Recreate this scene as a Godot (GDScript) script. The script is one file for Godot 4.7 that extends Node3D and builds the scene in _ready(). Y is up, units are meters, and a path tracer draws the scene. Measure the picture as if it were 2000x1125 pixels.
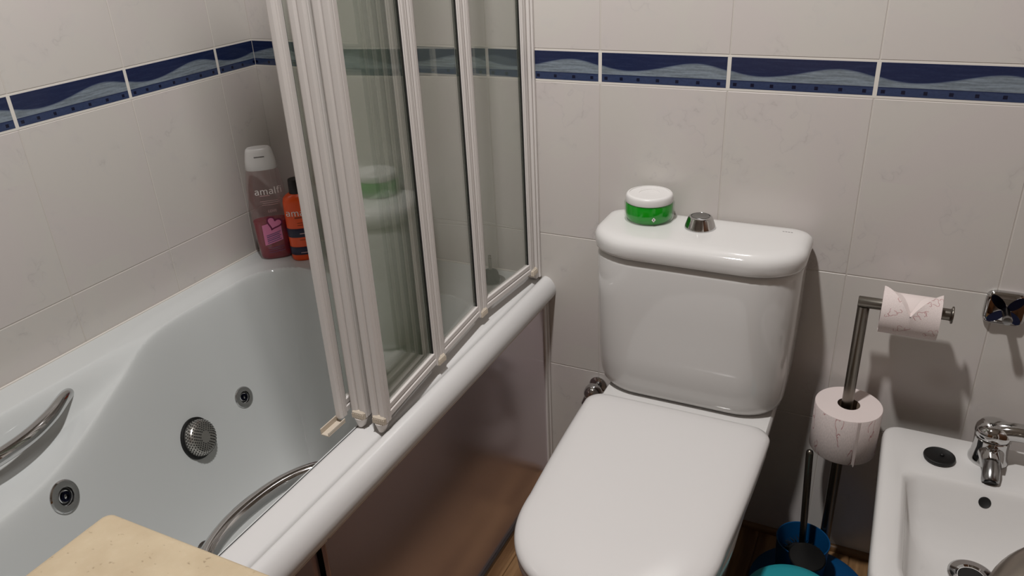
extends Node3D
# Bathroom corner: tub with folding screen, toilet, bidet, tiled walls.
# Corner of the left and the back wall is x = 0, z = 0; back wall faces +z, left wall faces +x, floor y = 0.

const ROOM_X := 2.16
const ROOM_Z := 2.90
const ROOM_Y := 2.55
const TW := 0.25          # tile pitch
const TH := 0.3358        # tile row height
const BY := 1.0074        # bottom of the blue border
const BH := 0.0645        # height of the border
const RIM := 0.564        # height of the bath rim

var M := {}
var rng := RandomNumberGenerator.new()
var counts := {}

# ------------------------------------------------------------------ nodes
func numbered(called: String) -> String:
	var n: int = counts.get(called, 0)
	counts[called] = n + 1
	return called if n == 0 else "%s_%03d" % [called, n]

func thing(called: String, label: String, category: String, at := Vector3.ZERO, group := "") -> Node3D:
	var o := Node3D.new()
	o.name = numbered(called)
	add_child(o)
	o.position = at
	o.set_meta("label", label)
	o.set_meta("category", category)
	if group != "":
		o.set_meta("group", group)
	return o

# a part: the mesh is written in world coordinates, the node is set back to the world origin
func part(called: String, st: SurfaceTool, mat: Material, parent: Node3D, label := "") -> MeshInstance3D:
	st.generate_normals()
	var mi := MeshInstance3D.new()
	mi.name = called
	mi.mesh = st.commit()
	mi.material_override = mat
	parent.add_child(mi, true)
	var p := Vector3.ZERO
	var q: Node = parent
	while q != self and q is Node3D:
		p += (q as Node3D).position
		q = q.get_parent()
	mi.position = -p
	if label != "":
		mi.set_meta("label", label)
	return mi

func structure(called: String, st: SurfaceTool, mat: Material, label: String, category: String) -> MeshInstance3D:
	var mi := part(called, st, mat, self)
	mi.set_meta("kind", "structure")
	mi.set_meta("label", label)
	mi.set_meta("category", category)
	return mi

# ------------------------------------------------------------------ shapes
func new_st() -> SurfaceTool:
	var st := SurfaceTool.new()
	st.begin(Mesh.PRIMITIVE_TRIANGLES)
	st.set_smooth_group(0)
	return st

func tri(st: SurfaceTool, a: Vector3, b: Vector3, c: Vector3) -> void:
	st.set_uv(Vector2(a.x, a.z)); st.add_vertex(a)
	st.set_uv(Vector2(b.x, b.z)); st.add_vertex(b)
	st.set_uv(Vector2(c.x, c.z)); st.add_vertex(c)

func quad(st: SurfaceTool, a: Vector3, b: Vector3, c: Vector3, d: Vector3) -> void:
	tri(st, a, b, c)
	tri(st, a, c, d)

func quad_uv(st: SurfaceTool, p: Array, u: Array) -> void:
	for i in [0, 1, 2, 0, 2, 3]:
		st.set_uv(u[i])
		st.add_vertex(p[i])

# chamfered box, flat shaded
func box(st: SurfaceTool, lo: Vector3, hi: Vector3, bevel := 0.002, xf := Transform3D.IDENTITY) -> void:
	st.set_smooth_group(-1)
	var c := (lo + hi) * 0.5
	var h := (hi - lo) * 0.5
	var b: float = min(bevel, min(h.x, min(h.y, h.z)) * 0.9)
	var ax := [Vector3(1, 0, 0), Vector3(0, 1, 0), Vector3(0, 0, 1)]
	var hh := [h.x, h.y, h.z]
	for i in 3:
		var j := (i + 1) % 3
		var k := (i + 2) % 3
		for s in [-1.0, 1.0]:
			var n: Vector3 = ax[i] * s
			var o: Vector3 = c + n * hh[i]
			var u: Vector3 = ax[j] * (hh[j] - b)
			var v: Vector3 = ax[k] * (hh[k] - b)
			var q := [o - u - v, o + u - v, o + u + v, o - u + v]
			_face(st, q, n, xf)
		# edges along axis i
		for sj in [-1.0, 1.0]:
			for sk in [-1.0, 1.0]:
				var p1: Vector3 = c + ax[j] * sj * hh[j] + ax[k] * sk * (hh[k] - b)
				var p2: Vector3 = c + ax[j] * sj * (hh[j] - b) + ax[k] * sk * hh[k]
				var w: Vector3 = ax[i] * (hh[i] - b)
				_face(st, [p1 - w, p1 + w, p2 + w, p2 - w], (ax[j] * sj + ax[k] * sk).normalized(), xf)
	for sx in [-1.0, 1.0]:
		for sy in [-1.0, 1.0]:
			for sz in [-1.0, 1.0]:
				var a := c + Vector3(sx * h.x, sy * (h.y - b), sz * (h.z - b))
				var d := c + Vector3(sx * (h.x - b), sy * h.y, sz * (h.z - b))
				var e := c + Vector3(sx * (h.x - b), sy * (h.y - b), sz * h.z)
				var n := Vector3(sx, sy, sz)
				if (d - a).cross(e - a).dot(n) > 0:
					tri(st, xf * a, xf * e, xf * d)
				else:
					tri(st, xf * a, xf * d, xf * e)
	st.set_smooth_group(0)

func _face(st: SurfaceTool, q: Array, n: Vector3, xf: Transform3D) -> void:
	if (q[1] - q[0]).cross(q[2] - q[0]).dot(n) > 0:
		q.reverse()
	quad(st, xf * q[0], xf * q[1], xf * q[2], xf * q[3])

# rows of points; closed_u joins the last point of each row to its first
func grid(st: SurfaceTool, rows: Array, closed_u := true, uv := false, us := 1.0, vs := 1.0, flip := false) -> void:
	var nr := rows.size()
	for r in nr - 1:
		var a: PackedVector3Array = rows[r]
		var b: PackedVector3Array = rows[r + 1]
		var n := a.size()
		for i in (n if closed_u else n - 1):
			var j := (i + 1) % n
			var p := [a[i], a[j], b[j], b[i]]
			var u := [Vector2(us * i / n, vs * r / (nr - 1.0)), Vector2(us * (i + 1) / n, vs * r / (nr - 1.0)), Vector2(us * (i + 1) / n, vs * (r + 1) / (nr - 1.0)), Vector2(us * i / n, vs * (r + 1) / (nr - 1.0))]
			if flip:
				p.reverse(); u.reverse()
			quad_uv(st, p, u)

func fan(st: SurfaceTool, ring: PackedVector3Array, group := 1, flip := false) -> void:
	st.set_smooth_group(group)
	var c := Vector3.ZERO
	for p in ring:
		c += p
	c /= ring.size()
	for i in ring.size():
		var j := (i + 1) % ring.size()
		if flip:
			tri(st, c, ring[j], ring[i])
		else:
			tri(st, c, ring[i], ring[j])
	st.set_smooth_group(0)

func loft(st: SurfaceTool, rings: Array, cap0 := true, cap1 := true) -> void:
	grid(st, rings)
	if cap0:
		fan(st, rings[0], 1, true)
	if cap1:
		fan(st, rings[-1], 2)

func circle(c: Vector3, ex: Vector3, ez: Vector3, n := 32) -> PackedVector3Array:
	var r := PackedVector3Array()
	for i in n:
		var a := TAU * i / n
		r.append(c + ex * cos(a) + ez * sin(a))
	return r

# profile of [radius, height] pairs turned about an axis; kinks get doubled rings when "sharp"
func lathe(st: SurfaceTool, prof: Array, at: Vector3, axis := Vector3.UP, n := 40, uv_rep := Vector2.ONE) -> void:
	var ex := axis.cross(Vector3(0.31, 0.17, 0.93)).normalized()
	if axis.is_equal_approx(Vector3.UP):
		ex = Vector3.RIGHT
	var ez := ex.cross(axis).normalized()
	var pts: Array = prof
	var rows := []
	for q in pts:
		rows.append(circle(at + axis * float(q[1]), ex * float(q[0]), ez * float(q[0]), n))
	# split at sharp kinks so that flats stay flat
	var start := 0
	var grp := 0
	for i in range(1, rows.size()):
		var last := i == rows.size() - 1
		var kink := false
		if not last:
			var d0 := Vector2(pts[i][0] - pts[i - 1][0], pts[i][1] - pts[i - 1][1]).normalized()
			var d1 := Vector2(pts[i + 1][0] - pts[i][0], pts[i + 1][1] - pts[i][1]).normalized()
			kink = d0.dot(d1) < 0.80
		if last or kink:
			st.set_smooth_group(grp % 28)
			grid(st, rows.slice(start, i + 1), true, true, uv_rep.x, uv_rep.y)
			start = i
			grp += 1
	st.set_smooth_group(0)

func frame_at(dir: Vector3) -> Array:
	var up := Vector3.UP if abs(dir.y) < 0.9 else Vector3.RIGHT
	var a := dir.cross(up).normalized()
	return [a, a.cross(dir).normalized()]

# tube along points; radii a number or an array; flat = height/width of the section
func tube(st: SurfaceTool, pts: Array, radius, n := 16, flat := 1.0) -> void:
	var rings := []
	var prev_a := Vector3.ZERO
	for i in pts.size():
		var d: Vector3
		if i == 0:
			d = pts[1] - pts[0]
		elif i == pts.size() - 1:
			d = pts[i] - pts[i - 1]
		else:
			d = pts[i + 1] - pts[i - 1]
		d = d.normalized()
		var fr := frame_at(d)
		var a: Vector3 = fr[0]
		if prev_a != Vector3.ZERO:
			a = (prev_a - d * prev_a.dot(d)).normalized()
		prev_a = a
		var b := a.cross(d).normalized()
		var r: float = radius[i] if radius is Array else radius
		rings.append(circle(pts[i], a * r, b * r * flat, n))
	loft(st, rings)

func smooth_path(pts: Array, n := 24) -> Array:
	var cv := Curve3D.new()
	for i in pts.size():
		var t: Vector3 = (pts[min(i + 1, pts.size() - 1)] - pts[max(i - 1, 0)]) / 6.0
		cv.add_point(pts[i], -t, t)
	cv.bake_interval = 0.002
	var out := []
	var L := cv.get_baked_length()
	for i in n + 1:
		out.append(cv.sample_baked(L * i / n, true))
	return out

# rounded rectangle ring in the xz plane: rb = radius of the corners at z0, (rfx, rfz) = elliptical corners at z1
func rr(x0: float, x1: float, z0: float, z1: float, rb: float, rfx: float, rfz: float, y: float, k := 10) -> PackedVector3Array:
	var r := PackedVector3Array()
	rfx = min(rfx, (x1 - x0) * 0.5 - 0.001)
	rfz = min(rfz, (z1 - z0) * 0.5 - 0.001)
	rb = min(rb, (z1 - z0) - rfz - 0.002)
	var cs := [[x1 - rfx, z1 - rfz, rfx, rfz, 0.0], [x0 + rfx, z1 - rfz, rfx, rfz, 0.25], [x0 + rb, z0 + rb, rb, rb, 0.5], [x1 - rb, z0 + rb, rb, rb, 0.75]]
	for c in cs:
		for i in k + 1:
			var a: float = TAU * (float(c[4]) + 0.25 * i / k)
			r.append(Vector3(c[0] + c[2] * cos(a), y, c[1] + c[3] * sin(a)))
	# points along the straights, so that long flats do not twist
	var out := PackedVector3Array()
	for i in r.size():
		out.append(r[i])
		if i % (k + 1) == k:
			var nx := r[(i + 1) % r.size()]
			for s in range(1, 5):
				out.append(r[i].lerp(nx, s / 5.0))
	return out

func extrude_z(st: SurfaceTool, prof: Array, z0: float, z1: float) -> void:
	var a := PackedVector3Array()
	var b := PackedVector3Array()
	for p in prof:
		a.append(Vector3(p[0], p[1], z0))
		b.append(Vector3(p[0], p[1], z1))
	grid(st, [a, b], false, false, 1.0, 1.0, true)

# ------------------------------------------------------------------ textures and materials
func tex(img: Image) -> ImageTexture:
	img.generate_mipmaps()
	return ImageTexture.create_from_image(img)

func noise(seed_: int, freq: float, oct := 4) -> FastNoiseLite:
	var n := FastNoiseLite.new()
	n.seed = seed_
	n.noise_type = FastNoiseLite.TYPE_SIMPLEX_SMOOTH
	n.frequency = freq
	n.fractal_octaves = oct
	return n

func ss(a: float, b: float, x: float) -> float:
	return smoothstep(a, b, x)

func marble_image() -> Image:
	var S := 768
	var img := Image.create(S, S, false, Image.FORMAT_RGB8)
	var n1 := noise(3, 0.006, 4)
	var n2 := noise(9, 0.004, 3)
	var n3 := noise(17, 0.02, 3)
	var n4 := noise(23, 0.0035, 2)
	for y in S:
		for x in S:
			var w := 30.0 * n3.get_noise_2d(x, y)
			var v: float = abs(n1.get_noise_2d(x + w, y * 0.8 - w))
			var vein: float = (1.0 - ss(0.0, 0.022, v)) * ss(0.12, 0.34, n2.get_noise_2d(x * 1.3, y * 1.3))
			var soft: float = (1.0 - ss(0.0, 0.16, v)) * ss(0.0, 0.3, n2.get_noise_2d(x * 1.3, y * 1.3))
			var t := n4.get_noise_2d(x, y)
			var c := Color(0.785, 0.768, 0.745).lerp(Color(0.785, 0.758, 0.745), clamp(0.5 + t, 0, 1))
			c = c.lerp(Color(0.62, 0.59, 0.58), 0.20 * vein + 0.07 * soft)
			img.set_pixel(x, y, c)
	return img

func border_image() -> Image:
	var W := 512
	var H := 128
	var img := Image.create(W, H, false, Image.FORMAT_RGB8)
	var st := noise(5, 0.012, 4)
	var fine := noise(8, 0.05, 3)
	var navy := Color(0.10, 0.14, 0.27)
	var pale := Color(0.51, 0.555, 0.595)
	var band := Color(0.19, 0.24, 0.365)
	var dots := [0.035, 0.165, 0.305, 0.465, 0.62, 0.785, 0.945]
	for y in H:
		for x in W:
			var u := (x + 0.5) / W
			var v := (y + 0.5) / H
			var edge := 0.42 + 0.165 * sin(TAU * u) + 0.012 * sin(TAU * u * 2.0 + 0.7)
			var streak := st.get_noise_2d(x * 0.5, y * 7.0)
			var f := fine.get_noise_2d(x, y * 2.0)
			var n := navy.lightened(0.06 * max(0.0, streak) + 0.03 * max(0.0, f))
			var p := pale.darkened(clamp(0.10 - 0.20 * streak + 0.06 * f, 0.0, 0.4))
			p = p.lerp(navy, 0.28 * (1.0 - ss(0.0, 0.07, v - edge)))
			var c := n.lerp(p, ss(-0.02, 0.02, v - edge))
			if v > 0.735:
				c = band.lightened(0.05 * max(0.0, streak)).darkened(0.12 * max(0.0, f))
				if v < 0.755:
					c = navy
				for d in dots:
					if abs(u - d) < 0.013 and abs(v - 0.875) < 0.055:
						c = Color(0.05, 0.07, 0.17)
			img.set_pixel(x, y, c)
	return img

func wood_image() -> Image:
	var W := 256
	var H := 512
	var img := Image.create(W, H, false, Image.FORMAT_RGB8)
	var a := noise(31, 0.02, 4)
	var b := noise(32, 0.05, 3)
	for y in H:
		for x in W:
			var g := a.get_noise_2d(x * 1.6 + 6.0 * b.get_noise_2d(x * 0.2, y * 0.12), y * 0.10)
			var f := b.get_noise_2d(x * 5.0, y * 0.35)
			var c := Color(0.58, 0.45, 0.31).lerp(Color(0.40, 0.285, 0.18), clamp(0.5 + 1.1 * g + 0.35 * f, 0, 1))
			img.set_pixel(x, y, c)
	return img

func stone_image() -> Image:
	var S := 512
	var img := Image.create(S, S, false, Image.FORMAT_RGB8)
	var a := noise(41, 0.012, 4)
	var b := noise(42, 0.06, 3)
	var c2 := noise(43, 0.03, 3)
	for y in S:
		for x in S:
			var c := Color(0.735, 0.67, 0.56).lerp(Color(0.70, 0.63, 0.52), clamp(0.5 + 0.9 * a.get_noise_2d(x, y), 0, 1))
			var pit: float = ss(0.40, 0.60, b.get_noise_2d(x, y * 1.8)) * ss(0.05, 0.3, c2.get_noise_2d(x, y))
			c = c.lerp(Color(0.47, 0.40, 0.31), 0.55 * pit)
			c = c.lightened(0.05 * max(0.0, b.get_noise_2d(y, x)))
			img.set_pixel(x, y, c)
	return img

func paper_image(tint: Color, line: Color, seed_: int) -> Image:
	var W := 512
	var H := 256
	var img := Image.create(W, H, false, Image.FORMAT_RGB8)
	var f := noise(51, 0.15, 2)
	for y in H:
		for x in W:
			img.set_pixel(x, y, tint.darkened(0.03 + 0.05 * f.get_noise_2d(x, y)))
	var r := RandomNumberGenerator.new()
	r.seed = seed_
	# little looping outline drawings, as printed on the paper
	for k in 12:
		var cx := 28.0 + (k % 6) * 86.0 + r.randf_range(-8, 8)
		var cy := 66.0 + (k / 6) * 125.0 + (32.0 if k % 2 == 1 else -16.0)
		var ph := r.randf() * TAU
		for loop in 3:
			var ox: float = [0.0, 16.0, -12.0][loop]
			var oy: float = [0.0, -24.0, 24.0][loop]
			var rad: float = [17.0, 9.0, 12.0][loop]
			var span: float = [5.2, 4.4, 3.0][loop]
			for s in 160:
				var a: float = ph + loop + span * s / 160.0
				var q: float = rad * (1.0 + 0.28 * sin(3.0 * a + ph))
				for dx in 2:
					for dy in 2:
						var px := int(cx + ox + q * cos(a)) + dx
						var py := int(cy + oy + q * sin(a)) + dy
						if px >= 0 and px < W and py >= 0 and py < H:
							img.set_pixel(px, py, line)
	return img

func mat(c: Color, rough := 0.5, metal := 0.0) -> StandardMaterial3D:
	var m := StandardMaterial3D.new()
	m.albedo_color = c
	m.roughness = rough
	m.metallic = metal
	return m

func clear_mat(c: Color, alpha: float, rough := 0.02) -> StandardMaterial3D:
	var m := mat(Color(c.r, c.g, c.b, alpha), rough)
	m.transparency = BaseMaterial3D.TRANSPARENCY_ALPHA
	m.cull_mode = BaseMaterial3D.CULL_DISABLED
	return m

func make_materials() -> void:
	M.tile = mat(Color.WHITE, 0.20)
	M.tile.albedo_texture = tex(marble_image())
	M.border = mat(Color.WHITE, 0.16)
	M.border.albedo_texture = tex(border_image())
	M.grout = mat(Color(0.76, 0.735, 0.705), 0.9)
	M.white_grout = mat(Color(0.84, 0.82, 0.79), 0.85)
	M.plaster = mat(Color(0.83, 0.80, 0.77), 0.85)
	M.ceramic = mat(Color(0.84, 0.832, 0.822), 0.06)
	M.seat = mat(Color(0.845, 0.835, 0.828), 0.22)
	M.acrylic = mat(Color(0.795, 0.805, 0.80), 0.06)
	M.rim = mat(Color(0.83, 0.825, 0.82), 0.20)
	M.pvc = mat(Color(0.875, 0.855, 0.84), 0.32)
	M.pvc_old = mat(Color(0.80, 0.755, 0.69), 0.45)
	M.dark_gap = mat(Color(0.08, 0.07, 0.065), 0.8)
	M.rubber = mat(Color(0.02, 0.02, 0.02), 0.55)
	M.chrome = mat(Color(0.80, 0.80, 0.80), 0.05, 1.0)
	M.chrome_soft = mat(Color(0.60, 0.60, 0.60), 0.22, 1.0)
	M.dome = mat(Color(0.74, 0.73, 0.71), 0.28, 0.9)
	M.steel = mat(Color(0.50, 0.48, 0.45), 0.30, 1.0)
	M.steel_bin = mat(Color(0.62, 0.59, 0.55), 0.26, 1.0)
	M.dark_chrome = mat(Color(0.13, 0.14, 0.22), 0.10, 1.0)  # on the hook lobes this dark tone stands for reflections
	M.panel = mat(Color(0.86, 0.82, 0.845), 0.22, 0.8)
	M.glass = clear_mat(Color(0.72, 0.81, 0.70), 0.085)
	M.water_pink = clear_mat(Color(0.55, 0.03, 0.15), 0.95, 0.08)
	M.clear_plastic = clear_mat(Color(0.66, 0.44, 0.45), 0.15, 0.08)
	M.white_plastic = mat(Color(0.86, 0.85, 0.84), 0.35)
	M.black_plastic = mat(Color(0.025, 0.025, 0.028), 0.4)
	M.orange = mat(Color(0.92, 0.33, 0.09), 0.3)
	M.navy = mat(Color(0.09, 0.08, 0.20), 0.4)
	M.print_white = mat(Color(0.92, 0.90, 0.89), 0.5)
	M.print_pale = mat(Color(0.80, 0.66, 0.66), 0.5)
	M.print_brown = mat(Color(0.50, 0.20, 0.06), 0.5)
	M.label_pink = mat(Color(0.86, 0.50, 0.66), 0.45)
	M.label_dark = mat(Color(0.42, 0.05, 0.25), 0.45)
	M.label_grey = mat(Color(0.45, 0.33, 0.50), 0.45)
	M.green_gel = mat(Color(0.0, 0.56, 0.05), 0.06)
	M.green_gel.backlight_enabled = true
	M.green_gel.backlight = Color(0.0, 0.35, 0.03)
	M.green_shell = clear_mat(Color(0.20, 0.80, 0.28), 0.07)
	M.turquoise = mat(Color(0.13, 0.56, 0.60), 0.4)
	M.shaded_turquoise = mat(Color(0.02, 0.27, 0.45), 0.35)  # same turquoise plastic low down, its shade put into the colour
	M.bristle = mat(Color(0.05, 0.05, 0.05), 0.9)
	M.paper = mat(Color.WHITE, 0.95)
	M.paper.albedo_texture = tex(paper_image(Color(0.875, 0.825, 0.81), Color(0.70, 0.53, 0.53), 4))
	M.paper_plain = mat(Color(0.865, 0.815, 0.80), 0.95)
	M.card = mat(Color(0.55, 0.47, 0.40), 0.95)
	M.wood = mat(Color.WHITE, 0.38)
	M.wood.albedo_texture = tex(wood_image())
	M.wood_trim = mat(Color(0.45, 0.33, 0.21), 0.45)
	M.stone = mat(Color.WHITE, 0.42)
	M.stone.albedo_texture = tex(stone_image())
	M.cabinet = mat(Color(0.55, 0.38, 0.24), 0.45)
	M.door = mat(Color(0.36, 0.235, 0.15), 0.4)
	M.mark = mat(Color(0.30, 0.29, 0.29), 0.5)
	M.lamp_glow = mat(Color(1, 0.95, 0.88), 0.5)
	M.lamp_glow.emission_enabled = true
	M.lamp_glow.emission = Color(1.0, 0.93, 0.84)
	M.lamp_glow.emission_energy_multiplier = 6.0

# ------------------------------------------------------------------ setting
# one tile: o = lower corner on the wall face, e = direction along the wall, n = outward normal
func tile_mesh(o: Vector3, e: Vector3, n: Vector3, w: float, h: float, uv0: Vector2, uvs: Vector2) -> SurfaceTool:
	var st := new_st()
	st.set_smooth_group(-1)
	var b := 0.0008
	var up := Vector3.UP
	var a := [o, o + e * w, o + e * w + up * h, o + up * h]
	var f := [o + (e + up) * b, o + e * (w - b) + up * b, o + e * (w - b) + up * (h - b), o + e * b + up * (h - b)]
	var u := [Vector2(uv0.x, uv0.y + uvs.y), uv0 + uvs, Vector2(uv0.x + uvs.x, uv0.y), uv0]
	var flip := e.cross(up).dot(n) > 0
	var fr := f.duplicate()
	for i in 4:
		fr[i] = f[i]
	var ff := fr.duplicate()
	var uu := u.duplicate()
	if flip:
		ff.reverse(); uu.reverse()
	quad_uv(st, ff, uu)
	for i in 4:
		var j := (i + 1) % 4
		var p := [a[i] - n * 0.0007, a[j] - n * 0.0007, fr[j], fr[i]]
		var q := [u[i], u[j], u[j], u[i]]
		var back := [a[i] - n * 0.005, a[j] - n * 0.005, p[1], p[0]]
		if flip:
			p.reverse(); q.reverse(); back.reverse()
			q = [u[i], u[i], u[j], u[j]]
		quad_uv(st, p, q)
		quad_uv(st, back, q)
	return st

func tile_wall(slab: Node3D, origin: Vector3, e: Vector3, n: Vector3, length: float, first: float) -> void:
	# joints along the wall at first + k * TW
	var cuts := [0.0]
	var c := first
	while c < length - 0.01:
		if c > 0.01:
			cuts.append(c)
		c += TW
	cuts.append(length)
	var rows := [[0.0, TH, 0], [TH, 2 * TH, 0], [2 * TH, 3 * TH, 0], [BY, BY + BH, 1]]
	var y := BY + BH
	while y < ROOM_Y - 0.02:
		rows.append([y, min(y + TH, ROOM_Y), 0])
		y += TH
	# the wide white joints around the border
	var gs := new_st()
	var ga := origin + Vector3.UP * (BY + 0.0002) - n * 0.003
	var gb := origin + e * length + Vector3.UP * (BY + BH - 0.0002) - n * 0.0003
	box(gs, Vector3(min(ga.x, gb.x), ga.y, min(ga.z, gb.z)), Vector3(max(ga.x, gb.x), gb.y, max(ga.z, gb.z)), 0.0002)
	part("border_joint", gs, M.white_grout, slab, "wide white joint around the border tiles")
	for r in rows:
		var g: float = 0.0009 if r[2] == 0 else 0.0030
		for i in cuts.size() - 1:
			var a: float = cuts[i] + (g if i > 0 else 0.0)
			var b: float = cuts[i + 1] - (g if i < cuts.size() - 2 else 0.0)
			var o: Vector3 = origin + e * a + Vector3.UP * (r[0] + (0.0009 if r[2] == 0 else 0.0042))
			var h: float = r[1] - r[0] - (0.0018 if r[2] == 0 else 0.0072)
			if r[2] == 0:
				var uv0 := Vector2(rng.randf(), rng.randf())
				part("tile", tile_mesh(o, e, n, b - a, h, uv0, Vector2((b - a) * 1.3, h * 1.3)), M.tile, slab)
			else:
				# a cut border tile keeps the end of the pattern that meets its joint
				var full := TW - 0.006
				var u0 := 0.0
				var u1: float = (b - a) / full
				if i == 0:
					u0 = 1.0 - (b - a) / full; u1 = 1.0
				# the pattern is read from left to right as one faces the wall
				var ltr := e.cross(Vector3.UP).dot(n) > 0
				if not ltr:
					var t := u0
					u0 = 1.0 - u0; u1 = 1.0 - u1
				part("border_tile", tile_mesh(o, e, n, b - a, h, Vector2(u0, 0.0), Vector2(u1 - u0, 1.0)), M.border, slab, "blue border tile with a pale wave")

func build_setting() -> void:
	var t := 0.10
	var st := new_st()
	box(st, Vector3(-t, -0.1, -t), Vector3(ROOM_X + t, ROOM_Y, -0.0007), 0.0)
	var wb := structure("wall_back", st, M.grout, "cream marbled tile wall with blue wave border behind the toilet", "wall")
	tile_wall(wb, Vector3(0, 0, 0), Vector3.RIGHT, Vector3.BACK, ROOM_X, 0.1383)
	st = new_st()
	box(st, Vector3(-t, -0.1, -0.0007), Vector3(-0.0007, ROOM_Y, ROOM_Z + t), 0.0)
	var wl := structure("wall_left", st, M.grout, "cream marbled tile wall with blue wave border along the bath", "wall")
	tile_wall(wl, Vector3(0, 0, 0), Vector3.BACK, Vector3.RIGHT, ROOM_Z, 0.121)
	st = new_st()
	box(st, Vector3(ROOM_X, -0.1, -0.0007), Vector3(ROOM_X + t, ROOM_Y, ROOM_Z + t), 0.0)
	structure("wall_right", st, M.plaster, "plain cream wall beside the bidet", "wall")
	st = new_st()
	box(st, Vector3(-0.0007, -0.1, ROOM_Z), Vector3(ROOM_X, ROOM_Y, ROOM_Z + t), 0.0)
	structure("wall_front", st, M.plaster, "plain cream wall opposite the toilet", "wall")
	# dark brown wooden door on the right, outside the frame: it shows in the hook, the tap and the steel bin
	st = new_st()
	box(st, Vector3(ROOM_X - 0.014, 0.0, 0.30), Vector3(ROOM_X - 0.001, 2.05, 1.22), 0.003)
	var dr := structure("door_1", st, M.door, "dark brown wooden door beside the bidet", "door")
	for k in 2:
		st = new_st()
		box(st, Vector3(ROOM_X - 0.020, 0.12 + 0.98 * k, 0.42), Vector3(ROOM_X - 0.0135, 0.98 + 0.96 * k, 1.10), 0.004)
		part("door_panel", st, M.door, dr)
	st = new_st()
	tube(st, [Vector3(ROOM_X - 0.012, 1.02, 1.16), Vector3(ROOM_X - 0.058, 1.02, 1.16)], 0.009, 14)
	tube(st, [Vector3(ROOM_X - 0.054, 1.02, 1.165), Vector3(ROOM_X - 0.054, 1.02, 1.05)], 0.008, 14)
	part("door_handle", st, M.chrome_soft, dr)
	st = new_st()
	box(st, Vector3(-t, ROOM_Y, -t), Vector3(ROOM_X + t, ROOM_Y + t, ROOM_Z + t), 0.0)
	structure("ceiling", st, M.plaster, "plain white ceiling over the bathroom", "ceiling")
	# floor of wooden planks
	st = new_st()
	box(st, Vector3(-0.0007, -0.1, -0.0007), Vector3(ROOM_X, -0.003, ROOM_Z), 0.0)
	var fl := structure("floor", st, M.wood_trim, "brown wooden plank floor in front of the bath", "floor")
	var x := 0.70
	var col := 0
	while x < ROOM_X - 0.01:
		var w: float = min(0.098, ROOM_X - x)
		var z := 0.0
		var first := 0.55 + 0.37 * float(col % 3)
		while z < ROOM_Z - 0.01:
			var l: float = min(first if z == 0.0 else 1.2, ROOM_Z - z)
			var s := new_st()
			s.set_smooth_group(-1)
			var lo := Vector3(x + 0.0006, -0.02, z + 0.0006)
			var hi := Vector3(x + w - 0.0006, 0.0, z + l - 0.0006)
			var b := 0.0015
			var off := Vector2(rng.randf(), rng.randf())
			var top := [Vector3(lo.x + b, 0, lo.z + b), Vector3(hi.x - b, 0, lo.z + b), Vector3(hi.x - b, 0, hi.z - b), Vector3(lo.x + b, 0, hi.z - b)]
			var rim := [Vector3(lo.x, -b, lo.z), Vector3(hi.x, -b, lo.z), Vector3(hi.x, -b, hi.z), Vector3(lo.x, -b, hi.z)]
			var uvf := func(p: Vector3): return off + Vector2((p.x - lo.x) * 2.2, (p.z - lo.z) * 1.1)
			quad_uv(s, top, [uvf.call(top[0]), uvf.call(top[1]), uvf.call(top[2]), uvf.call(top[3])])
			for i in 4:
				var j := (i + 1) % 4
				quad_uv(s, [rim[i], rim[j], top[j], top[i]], [uvf.call(rim[i]), uvf.call(rim[j]), uvf.call(top[j]), uvf.call(top[i])])
				quad_uv(s, [rim[i] - Vector3(0, 0.016, 0), rim[j] - Vector3(0, 0.016, 0), rim[j], rim[i]], [off, off, off, off])
			part("plank", s, M.wood, fl)
			z += l
		x += 0.098
		col += 1
	# narrow wooden beading at the foot of the back wall
	st = new_st()
	extrude_x(st, [[0.0, 0.014], [0.004, 0.0138], [0.008, 0.0115], [0.0105, 0.007], [0.011, 0.0]], 0.79, ROOM_X)
	structure("baseboard_back", st, M.wood_trim, "narrow brown beading along the foot of the tiled wall", "baseboard")

func extrude_x(st: SurfaceTool, prof: Array, x0: float, x1: float) -> void:
	var a := PackedVector3Array()
	var b := PackedVector3Array()
	for p in prof:
		a.append(Vector3(x0, p[1], p[0]))
		b.append(Vector3(x1, p[1], p[0]))
	grid(st, [a, b], false)
	fan(st, a, 3, true)
	fan(st, b, 4)

# ------------------------------------------------------------------ bath
const TUB_Z1 := 1.70
const TUB_FLOOR := 0.125

func arm(z: float) -> float:      # 1 where the arm rest is let into the left side
	return ss(0.42, 1.05, z) * (1.0 - ss(1.20, 1.55, z))

func shelf(z: float) -> float:
	return ss(0.45, 0.92, z) * (1.0 - ss(1.20, 1.50, z))

func tub_y(x: float, z: float) -> float:
	var A := arm(z)
	var xl: float = 0.078 + 0.145 * A
	var xr := 0.692
	var z0 := 0.150
	var z1 := 1.585
	var c := Vector2((xl + xr) * 0.5, (z0 + z1) * 0.5)
	var h := Vector2((xr - xl) * 0.5, (z1 - z0) * 0.5)
	var r := 0.115
	var q := Vector2(abs(x - c.x), abs(z - c.y)) - h + Vector2(r, r)
	var sd: float = Vector2(max(q.x, 0.0), max(q.y, 0.0)).length() + min(max(q.x, q.y), 0.0) - r
	var base := RIM - 0.085 * shelf(z) * ss(0.078, 0.122, x) * (1.0 - ss(0.30, 0.45, x))
	# the deck slopes in a little towards the basin
	var D: float = -sd
	if D <= 0.0:
		return base - 0.004 * ss(-0.05, 0.0, D)
	var e := 0.012 if x < 0.5 else 0.012
	D = sqrt(D * D + e * e) - e
	var s: float = clamp(D / 0.235, 0.0, 1.0)
	var g := 1.0 - pow(1.0 - s, 2.9)
	return base - 0.004 + (TUB_FLOOR - base) * g

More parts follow.
